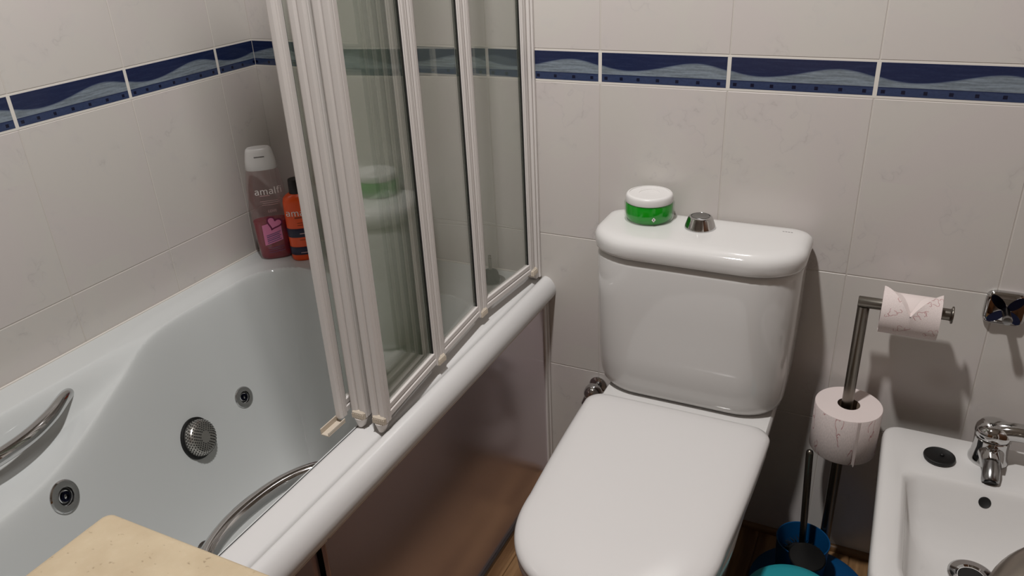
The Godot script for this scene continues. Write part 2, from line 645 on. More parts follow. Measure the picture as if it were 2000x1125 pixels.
func tub_normal(x: float, z: float) -> Vector3:
	var d := 0.0015
	return Vector3(tub_y(x - d, z) - tub_y(x + d, z), 2.0 * d, tub_y(x, z - d) - tub_y(x, z + d)).normalized()

func build_tub() -> void:
	var tub := thing("bathtub", "white whirlpool bathtub with moulded arm rests along the tiled wall", "bathtub", Vector3(0.39, 0, 0.85))
	# shell: a fine sheet from the wall to the inner edge of the front rim
	var xs := []
	var x := 0.0
	while x < 0.25:
		xs.append(x); x += 0.0035
	while x < 0.60:
		xs.append(x); x += 0.008
	while x < 0.6925:
		xs.append(x); x += 0.003
	xs.append(0.6935)
	var zs := []
	var z := 0.0
	while z < 0.5:
		zs.append(z); z += 0.005
	while z < TUB_Z1:
		zs.append(z); z += 0.008
	zs.append(TUB_Z1)
	var V := PackedVector3Array()
	var N := PackedVector3Array()
	var I := PackedInt32Array()
	for a in zs:
		for b in xs:
			V.append(Vector3(b, tub_y(b, a), a))
			N.append(tub_normal(b, a))
	var w := xs.size()
	for i in zs.size() - 1:
		for j in w - 1:
			var k := i * w + j
			I.append_array(PackedInt32Array([k, k + 1, k + w + 1, k, k + w + 1, k + w]))
	var arr := []
	arr.resize(Mesh.ARRAY_MAX)
	arr[Mesh.ARRAY_VERTEX] = V
	arr[Mesh.ARRAY_NORMAL] = N
	arr[Mesh.ARRAY_INDEX] = I
	var am := ArrayMesh.new()
	am.add_surface_from_arrays(Mesh.PRIMITIVE_TRIANGLES, arr)
	var mi := MeshInstance3D.new()
	mi.name = "shell"
	mi.mesh = am
	mi.material_override = M.acrylic
	tub.add_child(mi, true)
	mi.position = -tub.position
	# flat front rim with the groove beside the roll
	var st := new_st()
	var y := RIM - 0.004
	extrude_z(st, [[0.690, 0.535], [0.6915, y - 0.006], [0.6935, y - 0.0015], [0.697, y], [0.70, y + 0.0004], [0.72, y + 0.0006], [0.735, y], [0.7395, y - 0.0010], [0.7430, y - 0.0045], [0.7445, y - 0.0100], [0.7448, y - 0.014]], 0.0, TUB_Z1)
	part("front_rim", st, M.rim, tub)
	st = new_st()
	var roll := [[0.7485, y - 0.014], [0.7488, y - 0.006], [0.7500, y + 0.0005], [0.7530, y + 0.0042], [0.7575, y + 0.0055], [0.763, y + 0.0050], [0.769, y + 0.0022], [0.7745, y - 0.0030], [0.7795, y - 0.0105], [0.7825, y - 0.019], [0.7835, y - 0.027], [0.7820, y - 0.036], [0.7785, y - 0.0425], [0.7730, y - 0.046], [0.765, y - 0.047], [0.7495, y - 0.047]]
	extrude_z(st, roll, 0.0, TUB_Z1)
	part("rim_roll", st, M.rim, tub)
	st = new_st()   # silicone line in the groove
	box(st, Vector3(0.7440, y - 0.02, 0.0), Vector3(0.7492, y - 0.0105, TUB_Z1), 0.0004)
	part("sealing_strip", st, M.pvc_old, tub)
	# sealant along the walls
	st = new_st()
	box(st, Vector3(0.0, RIM - 0.006, 0.0), Vector3(0.0035, RIM + 0.0035, TUB_Z1), 0.0016)
	part("wall_sealant", st, M.white_grout, tub)
	st = new_st()
	box(st, Vector3(0.0, RIM - 0.006, 0.0), Vector3(0.74, RIM + 0.0035, 0.0035), 0.0016)
	part("wall_sealant", st, M.white_grout, tub)
	# jets and suction grille on the left side, turned along the surface
	for p in [[0.877, 0.435, 0.030], [0.387, 0.321, 0.0255]]:
		jet(tub, p[0], p[1], p[2])
	suction(tub, 0.550, 0.319)
	# grab handles
	handle(tub, [Vector3(0.086, 0.536, 0.738), Vector3(0.104, 0.540, 0.762), Vector3(0.130, 0.538, 0.810), Vector3(0.146, 0.534, 0.870), Vector3(0.148, 0.532, 0.940), Vector3(0.132, 0.532, 1.000), Vector3(0.086, 0.534, 1.060)])
	handle(tub, [Vector3(0.688, 0.515, 0.700), Vector3(0.655, 0.515, 0.722), Vector3(0.627, 0.512, 0.768), Vector3(0.615, 0.510, 0.830), Vector3(0.618, 0.510, 0.890), Vector3(0.640, 0.512, 0.945), Vector3(0.688, 0.515, 0.975)])
	# drain strainer on the bottom
	st = new_st()
	var dc := Vector3(0.281, tub_y(0.281, 0.681), 0.681)
	var dn := tub_normal(dc.x, dc.z)
	lathe(st, [[0.0, 0.006], [0.020, 0.0055], [0.027, 0.003], [0.030, -0.002]], dc, dn, 32)
	var dr := part("drain_strainer", st, M.chrome_soft, tub, "round metal drain strainer with holes")
	st = new_st()
	for k in 8:
		var a := TAU * k / 8
		lathe(st, [[0.0, 0.0068], [0.0024, 0.0066], [0.0024, 0.002]], dc + (frame_at(dn)[0] * cos(a) + frame_at(dn)[1] * sin(a)) * 0.016 - dn * 0.0004, dn, 10)
	part("strainer_holes", st, M.dark_gap, dr).set_meta("kind", "stuff")
	# front panel
	st = new_st()
	box(st, Vector3(0.750, 0.012, 0.022), Vector3(0.7595, 0.505, 0.832), 0.001)
	var pn := part("front_panel", st, M.panel, tub, "glossy grey bath panel in a pale frame")
	st = new_st()
	box(st, Vector3(0.748, 0.0, 0.0), Vector3(0.766, 0.513, 0.009), 0.0015)
	part("end_frame", st, M.pvc, pn)
	st = new_st()
	box(st, Vector3(0.748, 0.0, 0.0095), Vector3(0.7635, 0.513, 0.022), 0.0015)
	part("end_frame", st, M.pvc, pn)
	st = new_st()
	box(st, Vector3(0.749, 0.503, 0.022), Vector3(0.770, 0.514, 0.832), 0.002)
	part("top_frame", st, M.pvc_old, pn)
	st = new_st()
	box(st, Vector3(0.748, 0.0, 0.022), Vector3(0.7665, 0.012, 0.832), 0.001)
	part("bottom_frame", st, M.chrome_soft, pn)
	st = new_st()
	box(st, Vector3(0.728, 0.0, 0.834), Vector3(0.742, 0.513, TUB_Z1), 0.001)
	var pd := part("rear_panel", st, M.panel, tub, "recessed grey bath panel")
	st = new_st()
	box(st, Vector3(0.749, 0.503, 0.834), Vector3(0.770, 0.514, TUB_Z1), 0.002)
	part("top_frame", st, M.pvc_old, pd)
	# end wall of the tub, behind the camera
	st = new_st()
	box(st, Vector3(0.0, 0.0, TUB_Z1), Vector3(0.775, RIM, TUB_Z1 + 0.03), 0.004)
	part("end_board", st, M.rim, tub)

# point of the left tub side at height y and depth z
func side_point(y: float, z: float) -> Vector3:
	var lo := 0.05
	var hi := 0.40
	for i in 40:
		var m := (lo + hi) * 0.5
		if tub_y(m, z) > y:
			lo = m
		else:
			hi = m
	return Vector3(lo, tub_y(lo, z), z)

func jet(tub: Node3D, z: float, y: float, r: float) -> void:
	var c := side_point(y, z)
	var n := tub_normal(c.x, c.z)
	var st := new_st()
	lathe(st, [[r, -0.004], [r, 0.0015], [r * 0.93, 0.004], [r * 0.60, 0.0055], [r * 0.55, 0.005], [r * 0.52, -0.003]], c, n, 40)
	var j := part("jet", st, M.chrome, tub, "round chrome whirlpool jet")
	st = new_st()
	lathe(st, [[r * 0.56, -0.001], [r * 0.50, 0.0005], [r * 0.42, 0.0012], [r * 0.36, -0.001], [0.0, -0.001]], c, n, 32)
	part("nozzle", st, M.rubber, j)
	st = new_st()
	lathe(st, [[r * 0.32, -0.002], [r * 0.32, 0.004], [r * 0.26, 0.005], [r * 0.16, 0.005], [r * 0.14, 0.001]], c, n, 24)
	part("nozzle_ring", st, M.dark_chrome, j)

func suction(tub: Node3D, z: float, y: float) -> void:
	var c := side_point(y, z)
	var n := tub_normal(c.x, c.z)
	var st := new_st()
	lathe(st, [[0.046, -0.006], [0.046, 0.005], [0.043, 0.007], [0.036, 0.007]], c, n, 48)
	var s := part("suction_grille", st, M.rubber, tub, "domed metal suction grille with rows of holes")
	st = new_st()
	var prof := [[0.0400, 0.004], [0.0405, 0.012], [0.0390, 0.018], [0.0355, 0.0228], [0.030, 0.0255], [0.020, 0.027], [0.0, 0.0275]]
	lathe(st, prof, c, n, 48)
	part("dome", st, M.dome, s)
	# holes in rings over the dome
	st = new_st()
	var fr := frame_at(n)
	var ex: Vector3 = fr[0]
	var ez: Vector3 = fr[1]
	var rings := [[0.0150, 0.0272, 14, 0.0], [0.0190, 0.0268, 18, 0.5], [0.0230, 0.0265, 22, 0.0], [0.0270, 0.0261, 26, 0.5], [0.0310, 0.0252, 30, 0.0], [0.0350, 0.0231, 32, 0.5], [0.0382, 0.0195, 34, 0.0], [0.0400, 0.0155, 36, 0.5], [0.0404, 0.0115, 36, 0.0]]
	for r in rings:
		for k in r[2]:
			var a: float = TAU * (k + r[3]) / r[2]
			var rad := ex * cos(a) + ez * sin(a)
			var t: float = clamp((r[0] - 0.026) / 0.0145, 0.0, 1.0)
			var nn := (n * (1.0 - t) + rad * t).normalized()
			var p: Vector3 = c + rad * r[0] + n * r[1]
			var f2 := frame_at(nn)
			var q := circle(p + nn * 0.0005, f2[0] * 0.0017, f2[1] * 0.0017, 6)
			fan(st, q, -1)
	part("grille_holes", st, M.dark_gap, s).set_meta("kind", "stuff")

func handle(tub: Node3D, pts: Array) -> void:
	var st := new_st()
	var path := smooth_path(pts, 36)
	var rad := []
	for i in path.size():
		var t := float(i) / (path.size() - 1)
		rad.append(0.0115 + 0.0030 * sin(PI * t))
	tube(st, path, rad, 20, 1.0)
	part("grab_handle", st, M.chrome, tub, "curved chrome grab handle")

# ------------------------------------------------------------------ folding screen
const S0 := 0.5825
const S1 := 2.02

func bar_profile(c: Vector3, u: Vector3, w: Vector3, hu: float, hw: float, y: float) -> PackedVector3Array:
	# rounded bar section with a shallow groove in both faces
	var r := PackedVector3Array()
	var pts := [[1.0, 0.0], [0.98, 0.5], [0.80, 0.86], [0.50, 1.0], [0.22, 1.0], [0.14, 0.80], [0.02, 0.80], [-0.06, 1.0], [-0.80, 1.0], [-1.0, 0.85], [-1.0, 0.0]]
	for p in pts:
		r.append(c + u * hu * p[0] + w * hw * p[1] + Vector3.UP * y)
	for i in range(pts.size() - 2, 0, -1):
		r.append(c + u * hu * pts[i][0] - w * hw * pts[i][1] + Vector3.UP * y)
	return r

func screen_panel(root: Node3D, a: Vector2, b: Vector2, lift := 0.0) -> void:
	var A := Vector3(a.x, 0, a.y)
	var B := Vector3(b.x, 0, b.y)
	var d := (B - A).normalized()
	var w := d.cross(Vector3.UP).normalized()
	var st := new_st()
	st.set_smooth_group(-1)
	var y0 := S0 + lift
	# stiles
	for e in [[A, d], [B, -d]]:
		var o: Vector3 = e[0]
		var u: Vector3 = e[1]
		var c := o + u * 0.0088
		var r0 := bar_profile(c, -u, w, 0.0083, 0.0072, y0)
		var r1 := bar_profile(c, -u, w, 0.0083, 0.0072, S1)
		st.set_smooth_group(-1)
		grid(st, [r0, r1])
		fan(st, r0, -1, true)
		fan(st, r1, -1)
		st.set_smooth_group(-1)
		var l0 := c + u * 0.0078
		var bx := Transform3D(Basis(u, Vector3.UP, u.cross(Vector3.UP)), l0)
		box(st, Vector3(-0.001, y0 + 0.002, -0.0055), Vector3(0.0045, S1, 0.0055), 0.001, bx)
	# rails
	var L := (B - A).length()
	var bx2 := Transform3D(Basis(d, Vector3.UP, d.cross(Vector3.UP)), A)
	for y in [y0, S1 - 0.03]:
		box(st, Vector3(0.016, y + 0.003, -0.0066), Vector3(L - 0.016, y + 0.016, 0.0066), 0.002, bx2)
		box(st, Vector3(0.016, y + 0.0165, -0.0052), Vector3(L - 0.016, y + 0.028, 0.0052), 0.0016, bx2)
	var f := part("panel_frame", st, M.pvc, root)
	st = new_st()
	box(st, Vector3(0.018, y0 + 0.024, -0.0018), Vector3(L - 0.018, S1 - 0.024, 0.0018), 0.0, bx2)
	part("glass_pane", st, M.glass, f, "greenish clear glass pane")
	# black gaskets on both long edges of the pane
	st = new_st()
	for xx in [0.0222, L - 0.0222]:
		box(st, Vector3(xx - 0.0009, y0 + 0.028, -0.0036), Vector3(xx + 0.0009, S1 - 0.03, 0.0036), 0.0002, bx2)
	part("gasket", st, M.dark_gap, f)

func hinge_block(root: Node3D, c: Vector2, d: Vector2) -> void:
	var st := new_st()
	var u := Vector3(d.x, 0, d.y).normalized()
	var xf := Transform3D(Basis(u, Vector3.UP, u.cross(Vector3.UP)), Vector3(c.x, 0, c.y))
	box(st, Vector3(-0.013, S0 - 0.004, -0.0105), Vector3(0.013, S0 + 0.012, 0.0105), 0.003, xf)
	for k in 7:
		var xx := -0.0105 + 0.0035 * k
		box(st, Vector3(xx - 0.0008, S0 - 0.002, -0.0114), Vector3(xx + 0.0008, S0 + 0.007, 0.0114), 0.0003, xf)
	part("hinge_block", st, M.pvc_old, root)

func build_screen() -> void:
	var sc := thing("folding_bath_screen", "white framed folding glass screen half opened on the bath rim", "shower screen", Vector3(0.735, RIM, 0.33))
	# wall profile
	var st := new_st()
	box(st, Vector3(0.716, RIM, 0.0), Vector3(0.749, S1, 0.010), 0.002)
	box(st, Vector3(0.7225, RIM, 0.010), Vector3(0.7465, S1, 0.021), 0.003)
	box(st, Vector3(0.729, RIM + 0.004, 0.021), Vector3(0.7425, S1, 0.026), 0.002)
	part("wall_profile", st, M.pvc, sc)
	var P := [Vector2(0.737, 0.026), Vector2(0.7205, 0.246), Vector2(0.7335, 0.440), Vector2(0.7500, 0.645), Vector2(0.7352, 0.6455), Vector2(0.7165, 0.450), Vector2(0.7015, 0.450), Vector2(0.7092, 0.645), Vector2(0.6944, 0.646), Vector2(0.6860, 0.452), Vector2(0.6710, 0.452), Vector2(0.6725, 0.662)]
	screen_panel(sc, P[0], P[1])
	screen_panel(sc, P[1], P[2])
	screen_panel(sc, P[2], P[3])
	screen_panel(sc, P[4], P[5])
	screen_panel(sc, P[6], P[7])
	screen_panel(sc, P[8], P[9])
	screen_panel(sc, P[10], P[11])
	for h in [[P[0] + Vector2(0, 0.004), Vector2(0, 1)], [P[1], Vector2(0, 1)], [P[2], Vector2(0, 1)], [P[3] * 0.5 + P[4] * 0.5 - Vector2(0, 0.008), Vector2(1, 0)], [P[7] * 0.5 + P[8] * 0.5 - Vector2(0, 0.008), Vector2(1, 0)]]:
		hinge_block(sc, h[0], h[1])
	# tapered feet under the folded posts
	for c in [P[3] * 0.5 + P[4] * 0.5 - Vector2(0, 0.006), P[7] * 0.5 + P[8] * 0.5 - Vector2(0, 0.006)]:
		st = new_st()
		var rings := []
		for k in [[0.5620, 0.004, 0.006], [0.5640, 0.006, 0.008], [S0 - 0.003, 0.0125, 0.0105]]:
			rings.append(circle(Vector3(c.x, k[0], c.y), Vector3(k[1], 0, 0), Vector3(0, 0, k[2]), 16))
		rings.reverse()
		loft(st, rings)
		part("foot", st, M.pvc, sc)
	# drip channel at the free end
	st = new_st()
	box(st, Vector3(0.664, S0 - 0.010, 0.655), Vector3(0.681, S0 - 0.0075, 0.700), 0.0006)
	box(st, Vector3(0.664, S0 - 0.0075, 0.655), Vector3(0.6660, S0 + 0.002, 0.700), 0.0006)
	box(st, Vector3(0.679, S0 - 0.0075, 0.655), Vector3(0.681, S0 - 0.002, 0.700), 0.0006)
	part("drip_channel", st, M.pvc_old, sc)

# ------------------------------------------------------------------ toilet
func build_toilet() -> void:
	var cx := 1.128
	var to := thing("toilet", "white close-coupled toilet with closed lid and square cistern", "toilet", Vector3(cx, 0, 0.36))
	# bowl with the deck that carries the cistern
	var st := new_st()
	var rings := []
	for r in [[0.0, 0.118, 0.07, 0.555, 0.10, 0.16], [0.015, 0.118, 0.07, 0.555, 0.10, 0.16], [0.10, 0.112, 0.07, 0.545, 0.10, 0.16], [0.20, 0.122, 0.06, 0.575, 0.11, 0.18], [0.28, 0.146, 0.045, 0.635, 0.13, 0.20], [0.345, 0.166, 0.035, 0.690, 0.145, 0.21], [0.385, 0.172, 0.03, 0.705, 0.15, 0.215], [0.396, 0.171, 0.031, 0.704, 0.15, 0.215], [0.401, 0.167, 0.035, 0.700, 0.15, 0.215]]:
		rings.append(rr(cx - r[1], cx + r[1], r[2], r[3], 0.025, r[4], r[5], r[0]))
	rings.reverse()
	loft(st, rings)
	part("bowl", st, M.ceramic, to)
	# seat and lid
	st = new_st()
	rings = []
	for r in [[0.421, 0.004], [0.418, 0.0], [0.405, 0.0], [0.402, 0.003]]:
		rings.append(seat_ring(cx, r[0], r[1]))
	loft(st, rings)
	part("seat", st, M.seat, to)
	st = new_st()
	rings = []
	for r in [[0.4500, 0.110], [0.4497, 0.070], [0.4485, 0.035], [0.4467, 0.018], [0.4435, 0.0085], [0.4390, 0.0025], [0.4335, 0.0], [0.4265, 0.0003], [0.4235, 0.003]]:
		rings.append(seat_ring(cx, r[0], r[1] - 0.003))
	loft(st, rings)
	part("lid", st, M.seat, to)
	for s in [-1.0, 1.0]:
		st = new_st()
		tube(st, [Vector3(cx + s * 0.085 - 0.02, 0.416, 0.232), Vector3(cx + s * 0.085 + 0.02, 0.416, 0.232)], 0.011, 16)
		part("lid_hinge", st, M.seat, to)
	# cistern
	st = new_st()
	rings = []
	for r in [[0.718, 0.180, 0.030, 0.160, 0.070], [0.717, 0.190, 0.022, 0.170, 0.075], [0.712, 0.1955, 0.018, 0.1765, 0.080], [0.702, 0.1965, 0.018, 0.178, 0.080], [0.60, 0.1960, 0.018, 0.175, 0.078], [0.48, 0.1925, 0.018, 0.168, 0.074], [0.435, 0.1895, 0.018, 0.1645, 0.072], [0.418, 0.1855, 0.020, 0.161, 0.070], [0.408, 0.178, 0.024, 0.155, 0.066], [0.402, 0.165, 0.032, 0.145, 0.060]]:
		rings.append(rr(cx - 0.006 - r[1], cx - 0.006 + r[1], r[2], r[3], 0.02, r[4] * 1.25, r[4], r[0]))
	loft(st, rings)
	part("cistern", st, M.ceramic, to)
	st = new_st()
	rings = []
	for r in [[0.7600, 0.150, 0.045, 0.120, 0.050], [0.7598, 0.175, 0.028, 0.150, 0.065], [0.7587, 0.185, 0.018, 0.166, 0.075], [0.7560, 0.193, 0.012, 0.1755, 0.082], [0.7515, 0.1985, 0.008, 0.1820, 0.088], [0.7460, 0.2015, 0.006, 0.1850, 0.090], [0.7390, 0.2025, 0.005, 0.1862, 0.090], [0.7260, 0.2015, 0.006, 0.1852, 0.090], [0.7215, 0.1990, 0.020, 0.1828, 0.088], [0.7195, 0.1940, 0.025, 0.178, 0.085]]:
		rings.append(rr(cx - 0.006 - r[1], cx - 0.006 + r[1], r[2], r[3], 0.028, r[4] * 1.15, r[4], r[0]))
	loft(st, rings)
	part("cistern_lid", st, M.ceramic, to)
	# flush button
	var bc := Vector3(1.1195, 0.7597, 0.072)
	st = new_st()
	lathe(st, [[0.0295, 0.0], [0.0295, 0.004], [0.0285, 0.006], [0.0235, 0.0205], [0.0215, 0.0232], [0.0185, 0.0240], [0.0180, 0.0222], [0.0175, 0.0222]], bc, Vector3.UP, 48)
	var fb := part("flush_button", st, M.chrome, to, "round chrome flush button")
	st = new_st()
	lathe(st, [[0.0172, 0.0200], [0.0172, 0.0236], [0.0160, 0.0246], [0.012, 0.0242], [0.0, 0.0232]], bc, Vector3.UP, 48)
	part("push_cap", st, M.chrome_soft, fb)
	# printed maker mark on the lid: short grey dashes, too small to read
	st = new_st()
	for k in 4:
		box(st, Vector3(1.2680 + 0.0050 * k, 0.7580, 0.0402), Vector3(1.2718 + 0.0050 * k, 0.7600, 0.0424), 0.0002)
	part("maker_mark", st, M.mark, to)

func seat_ring(cx: float, y: float, inset: float) -> PackedVector3Array:
	# sides that draw in slightly towards a broad rounded front
	var r := PackedVector3Array()
	var c0 := cx + 0.004
	var a := 0.1625 - inset
	var wb := 0.1765 - inset
	var zc := 0.555
	var zf := 0.737 - inset
	var zb := 0.226 + inset
	var n := 72
	for i in n + 1:
		var t := PI * i / n
		var c := cos(t)
		var m := 2.0 / 2.3
		r.append(Vector3(c0 + a * signf(c) * pow(abs(c), m), y, zc + (zf - zc) * pow(sin(t), m)))
	var q := 0.034
	var half := PackedVector3Array()      # left side from zc back to the middle of the rear edge
	for i in 12:
		var t := (i + 1) / 12.0
		half.append(Vector3(-lerpf(a, wb, t * (1.6 - 0.6 * t)), y, lerpf(zc, zb + q, t)))
	for i in 8:
		var t := PI * 0.5 * (i + 1) / 8.0
		half.append(Vector3(-wb + q * (1.0 - cos(t)), y, zb + q * (1.0 - sin(t))))
	for i in 5:
		half.append(Vector3(lerpf(-wb + q, 0.0, (i + 1) / 5.0), y, zb))
	for p in half:
		r.append(p + Vector3(c0, 0, 0))
	for i in range(half.size() - 2, -1, -1):
		r.append(Vector3(c0 - half[i].x, y, half[i].z))
	return r

func build_angle_valve() -> void:
	var c := Vector3(0.888, 0.302, 0.0)
	var v := thing("angle_valve", "chrome angle valve with round knob on the wall beside the toilet", "valve", c)
	var st := new_st()
	lathe(st, [[0.0, 0.0], [0.0215, 0.0], [0.0215, 0.003], [0.017, 0.007], [0.0105, 0.009], [0.0105, 0.022], [0.0, 0.022]], c, Vector3.BACK, 32)
	part("body", st, M.chrome, v)
	st = new_st()
	lathe(st, [[0.0100, 0.018], [0.0160, 0.022], [0.0205, 0.029], [0.0215, 0.037], [0.0205, 0.045], [0.0160, 0.053], [0.0085, 0.0575], [0.0, 0.0585]], c, Vector3.BACK, 40)
	part("knob", st, M.chrome, v)
	st = new_st()
	tube(st, [c + Vector3(-0.008, -0.012, 0.034), c + Vector3(-0.014, -0.026, 0.040), c + Vector3(-0.0175, -0.034, 0.043)], [0.0125, 0.0115, 0.0105], 20)
	part("outlet", st, M.chrome, v)
	st = new_st()
	tube(st, smooth_path([c + Vector3(-0.017, -0.033, 0.043), c + Vector3(-0.024, -0.055, 0.046), c + Vector3(-0.020, -0.11, 0.046), c + Vector3(0.010, -0.15, 0.046), c + Vector3(0.045, -0.17, 0.046)], 24), 0.006, 12)
	part("hose", st, M.chrome_soft, v)

# ------------------------------------------------------------------ bidet
func build_bidet() -> void:
	var x0 := 1.497
	var x1 := 1.858
	var cx := (x0 + x1) * 0.5
	var bd := thing("bidet", "white ceramic bidet with square basin beside the toilet roll stand", "bidet", Vector3(cx, 0, 0.32))
	var st := new_st()
	var rings := []
	for r in [[0.0, 0.065, 0.10, 0.50], [0.02, 0.065, 0.10, 0.50], [0.12, 0.060, 0.10, 0.51], [0.22, 0.035, 0.085, 0.54], [0.30, 0.013, 0.07, 0.572], [0.355, 0.002, 0.058, 0.592], [0.380, 0.0, 0.055, 0.596], [0.390, 0.0015, 0.0565, 0.5945], [0.3945, 0.0045, 0.0595, 0.5915], [0.3965, 0.009, 0.064, 0.587]]:
		rings.append(rr(x0 + r[1], x1 - r[1], r[2], r[3], 0.028, 0.13, 0.15, r[0]))
	# over the rim and down into the basin
	for r in [[0.3970, 0.022, 0.120, 0.573], [0.3968, 0.036, 0.190, 0.560], [0.3955, 0.0395, 0.1945, 0.556], [0.3925, 0.043, 0.198, 0.552], [0.386, 0.046, 0.2025, 0.549], [0.365, 0.050, 0.2160, 0.545], [0.340, 0.056, 0.2340, 0.538], [0.320, 0.066, 0.2540, 0.525], [0.309, 0.080, 0.2740, 0.508], [0.3035, 0.100, 0.296, 0.480], [0.3015, 0.125, 0.330, 0.440], [0.3010, 0.150, 0.360, 0.405]]:
		rings.append(rr(x0 + r[1], x1 - r[1], r[2], r[3], 0.024, min(0.12, (x1 - x0) * 0.5 - r[1] - 0.002), min(0.13, (r[3] - r[2]) * 0.5), r[0]))
	rings.reverse()
	loft(st, rings)
	part("body", st, M.ceramic, bd)
	# overflow hole
	st = new_st()
	var oc := Vector3(1.667, 0.3760, 0.2092)
	var on := Vector3(0, 0.64, 1).normalized()
	lathe(st, [[0.0, 0.0014], [0.0070, 0.0014], [0.0086, 0.0019], [0.0096, 0.0008], [0.0096, -0.006]], oc, on, 28)
	part("overflow_hole", st, M.rubber, bd)
	# waste
	st = new_st()
	var wc := Vector3(1.657, 0.3030, 0.318)
	lathe(st, [[0.036, -0.003], [0.036, 0.003], [0.033, 0.0048], [0.024, 0.0036], [0.0205, -0.001]], wc, Vector3.UP, 40)
	var wp := part("waste_ring", st, M.chrome, bd, "round chrome waste outlet")
	st = new_st()
	lathe(st, [[0.0, 0.0005], [0.020, 0.0005], [0.020, -0.002]], wc, Vector3.UP, 32)
	part("waste_opening", st, M.dark_gap, wp)
	# tap
	var tc := Vector3(1.671, 0.3975, 0.108)
	var tp := thing("bidet_tap", "chrome single lever mixer tap on the bidet", "tap", tc)
	st = new_st()
	lathe(st, [[0.0000, 0.0000], [0.0318, 0.0000], [0.0318, 0.0048], [0.0294, 0.0096], [0.0282, 0.0330], [0.0294, 0.0485], [0.0282, 0.0500], [0.0000, 0.0500]], tc, Vector3.UP, 40)
	part("body", st, M.chrome, tp)
	st = new_st()
	lathe(st, [[0.0282, 0.0512], [0.0300, 0.0535], [0.0308, 0.0600], [0.0296, 0.0680], [0.0246, 0.0750], [0.0144, 0.0795], [0.0000, 0.0808]], tc, Vector3.UP, 40)
	part("cap", st, M.chrome, tp)
	st = new_st()
	var lr := []
	for k in 21:
		lr.append(lerpf(0.0185, 0.0150, k / 20.0) * sqrt(1.0 - pow(max(0.0, (k - 15) / 5.05), 2.0)))
	tube(st, smooth_path([tc + Vector3(-0.008, 0.056, 0.004), tc + Vector3(0.012, 0.0665, 0.005), tc + Vector3(0.040, 0.0720, 0.008), tc + Vector3(0.085, 0.0700, 0.012), tc + Vector3(0.130, 0.0640, 0.016)], 20), lr, 24, 0.92)
	part("lever", st, M.chrome, tp)
	st = new_st()
	tube(st, [tc + Vector3(0.0000, 0.0240, 0.0120), tc + Vector3(0.0000, 0.0252, 0.0336), tc + Vector3(0.0000, 0.0216, 0.0480)], [0.0216, 0.0192, 0.0174], 24)
	part("spout", st, M.chrome, tp)
	st = new_st()
	tube(st, [tc + Vector3(0.0000, 0.0240, 0.0456), tc + Vector3(0.0000, 0.0168, 0.0582), tc + Vector3(0.0000, 0.0066, 0.0744), tc + Vector3(0.0000, 0.0048, 0.0774)], [0.0126, 0.0142, 0.0142, 0.0126], 24)
	var nz := part("nozzle", st, M.chrome_soft, tp)
	st = new_st()
	tube(st, [tc + Vector3(0.0000, 0.0060, 0.0758), tc + Vector3(0.0000, 0.0038, 0.0790)], 0.0092, 20)
	part("aerator", st, M.rubber, nz)
	# loose rubber plug
	var pc := Vector3(1.593, 0.397, 0.140)
	var pl := thing("bath_plug", "round black rubber plug lying on the bidet", "plug", pc)
	st = new_st()
	lathe(st, [[0.0, 0.0], [0.023, 0.0], [0.0255, 0.002], [0.0265, 0.005], [0.0260, 0.0075], [0.0245, 0.0082], [0.022, 0.0066], [0.0, 0.0062]], pc, Vector3.UP, 40)
	part("disc", st, M.rubber, pl)
	st = new_st()
	lathe(st, [[0.0035, 0.006], [0.0035, 0.0095], [0.0020, 0.0105], [0.0, 0.0107]], pc + Vector3(0.004, 0, -0.003), Vector3.UP, 16)
	part("stud", st, M.rubber, pl)

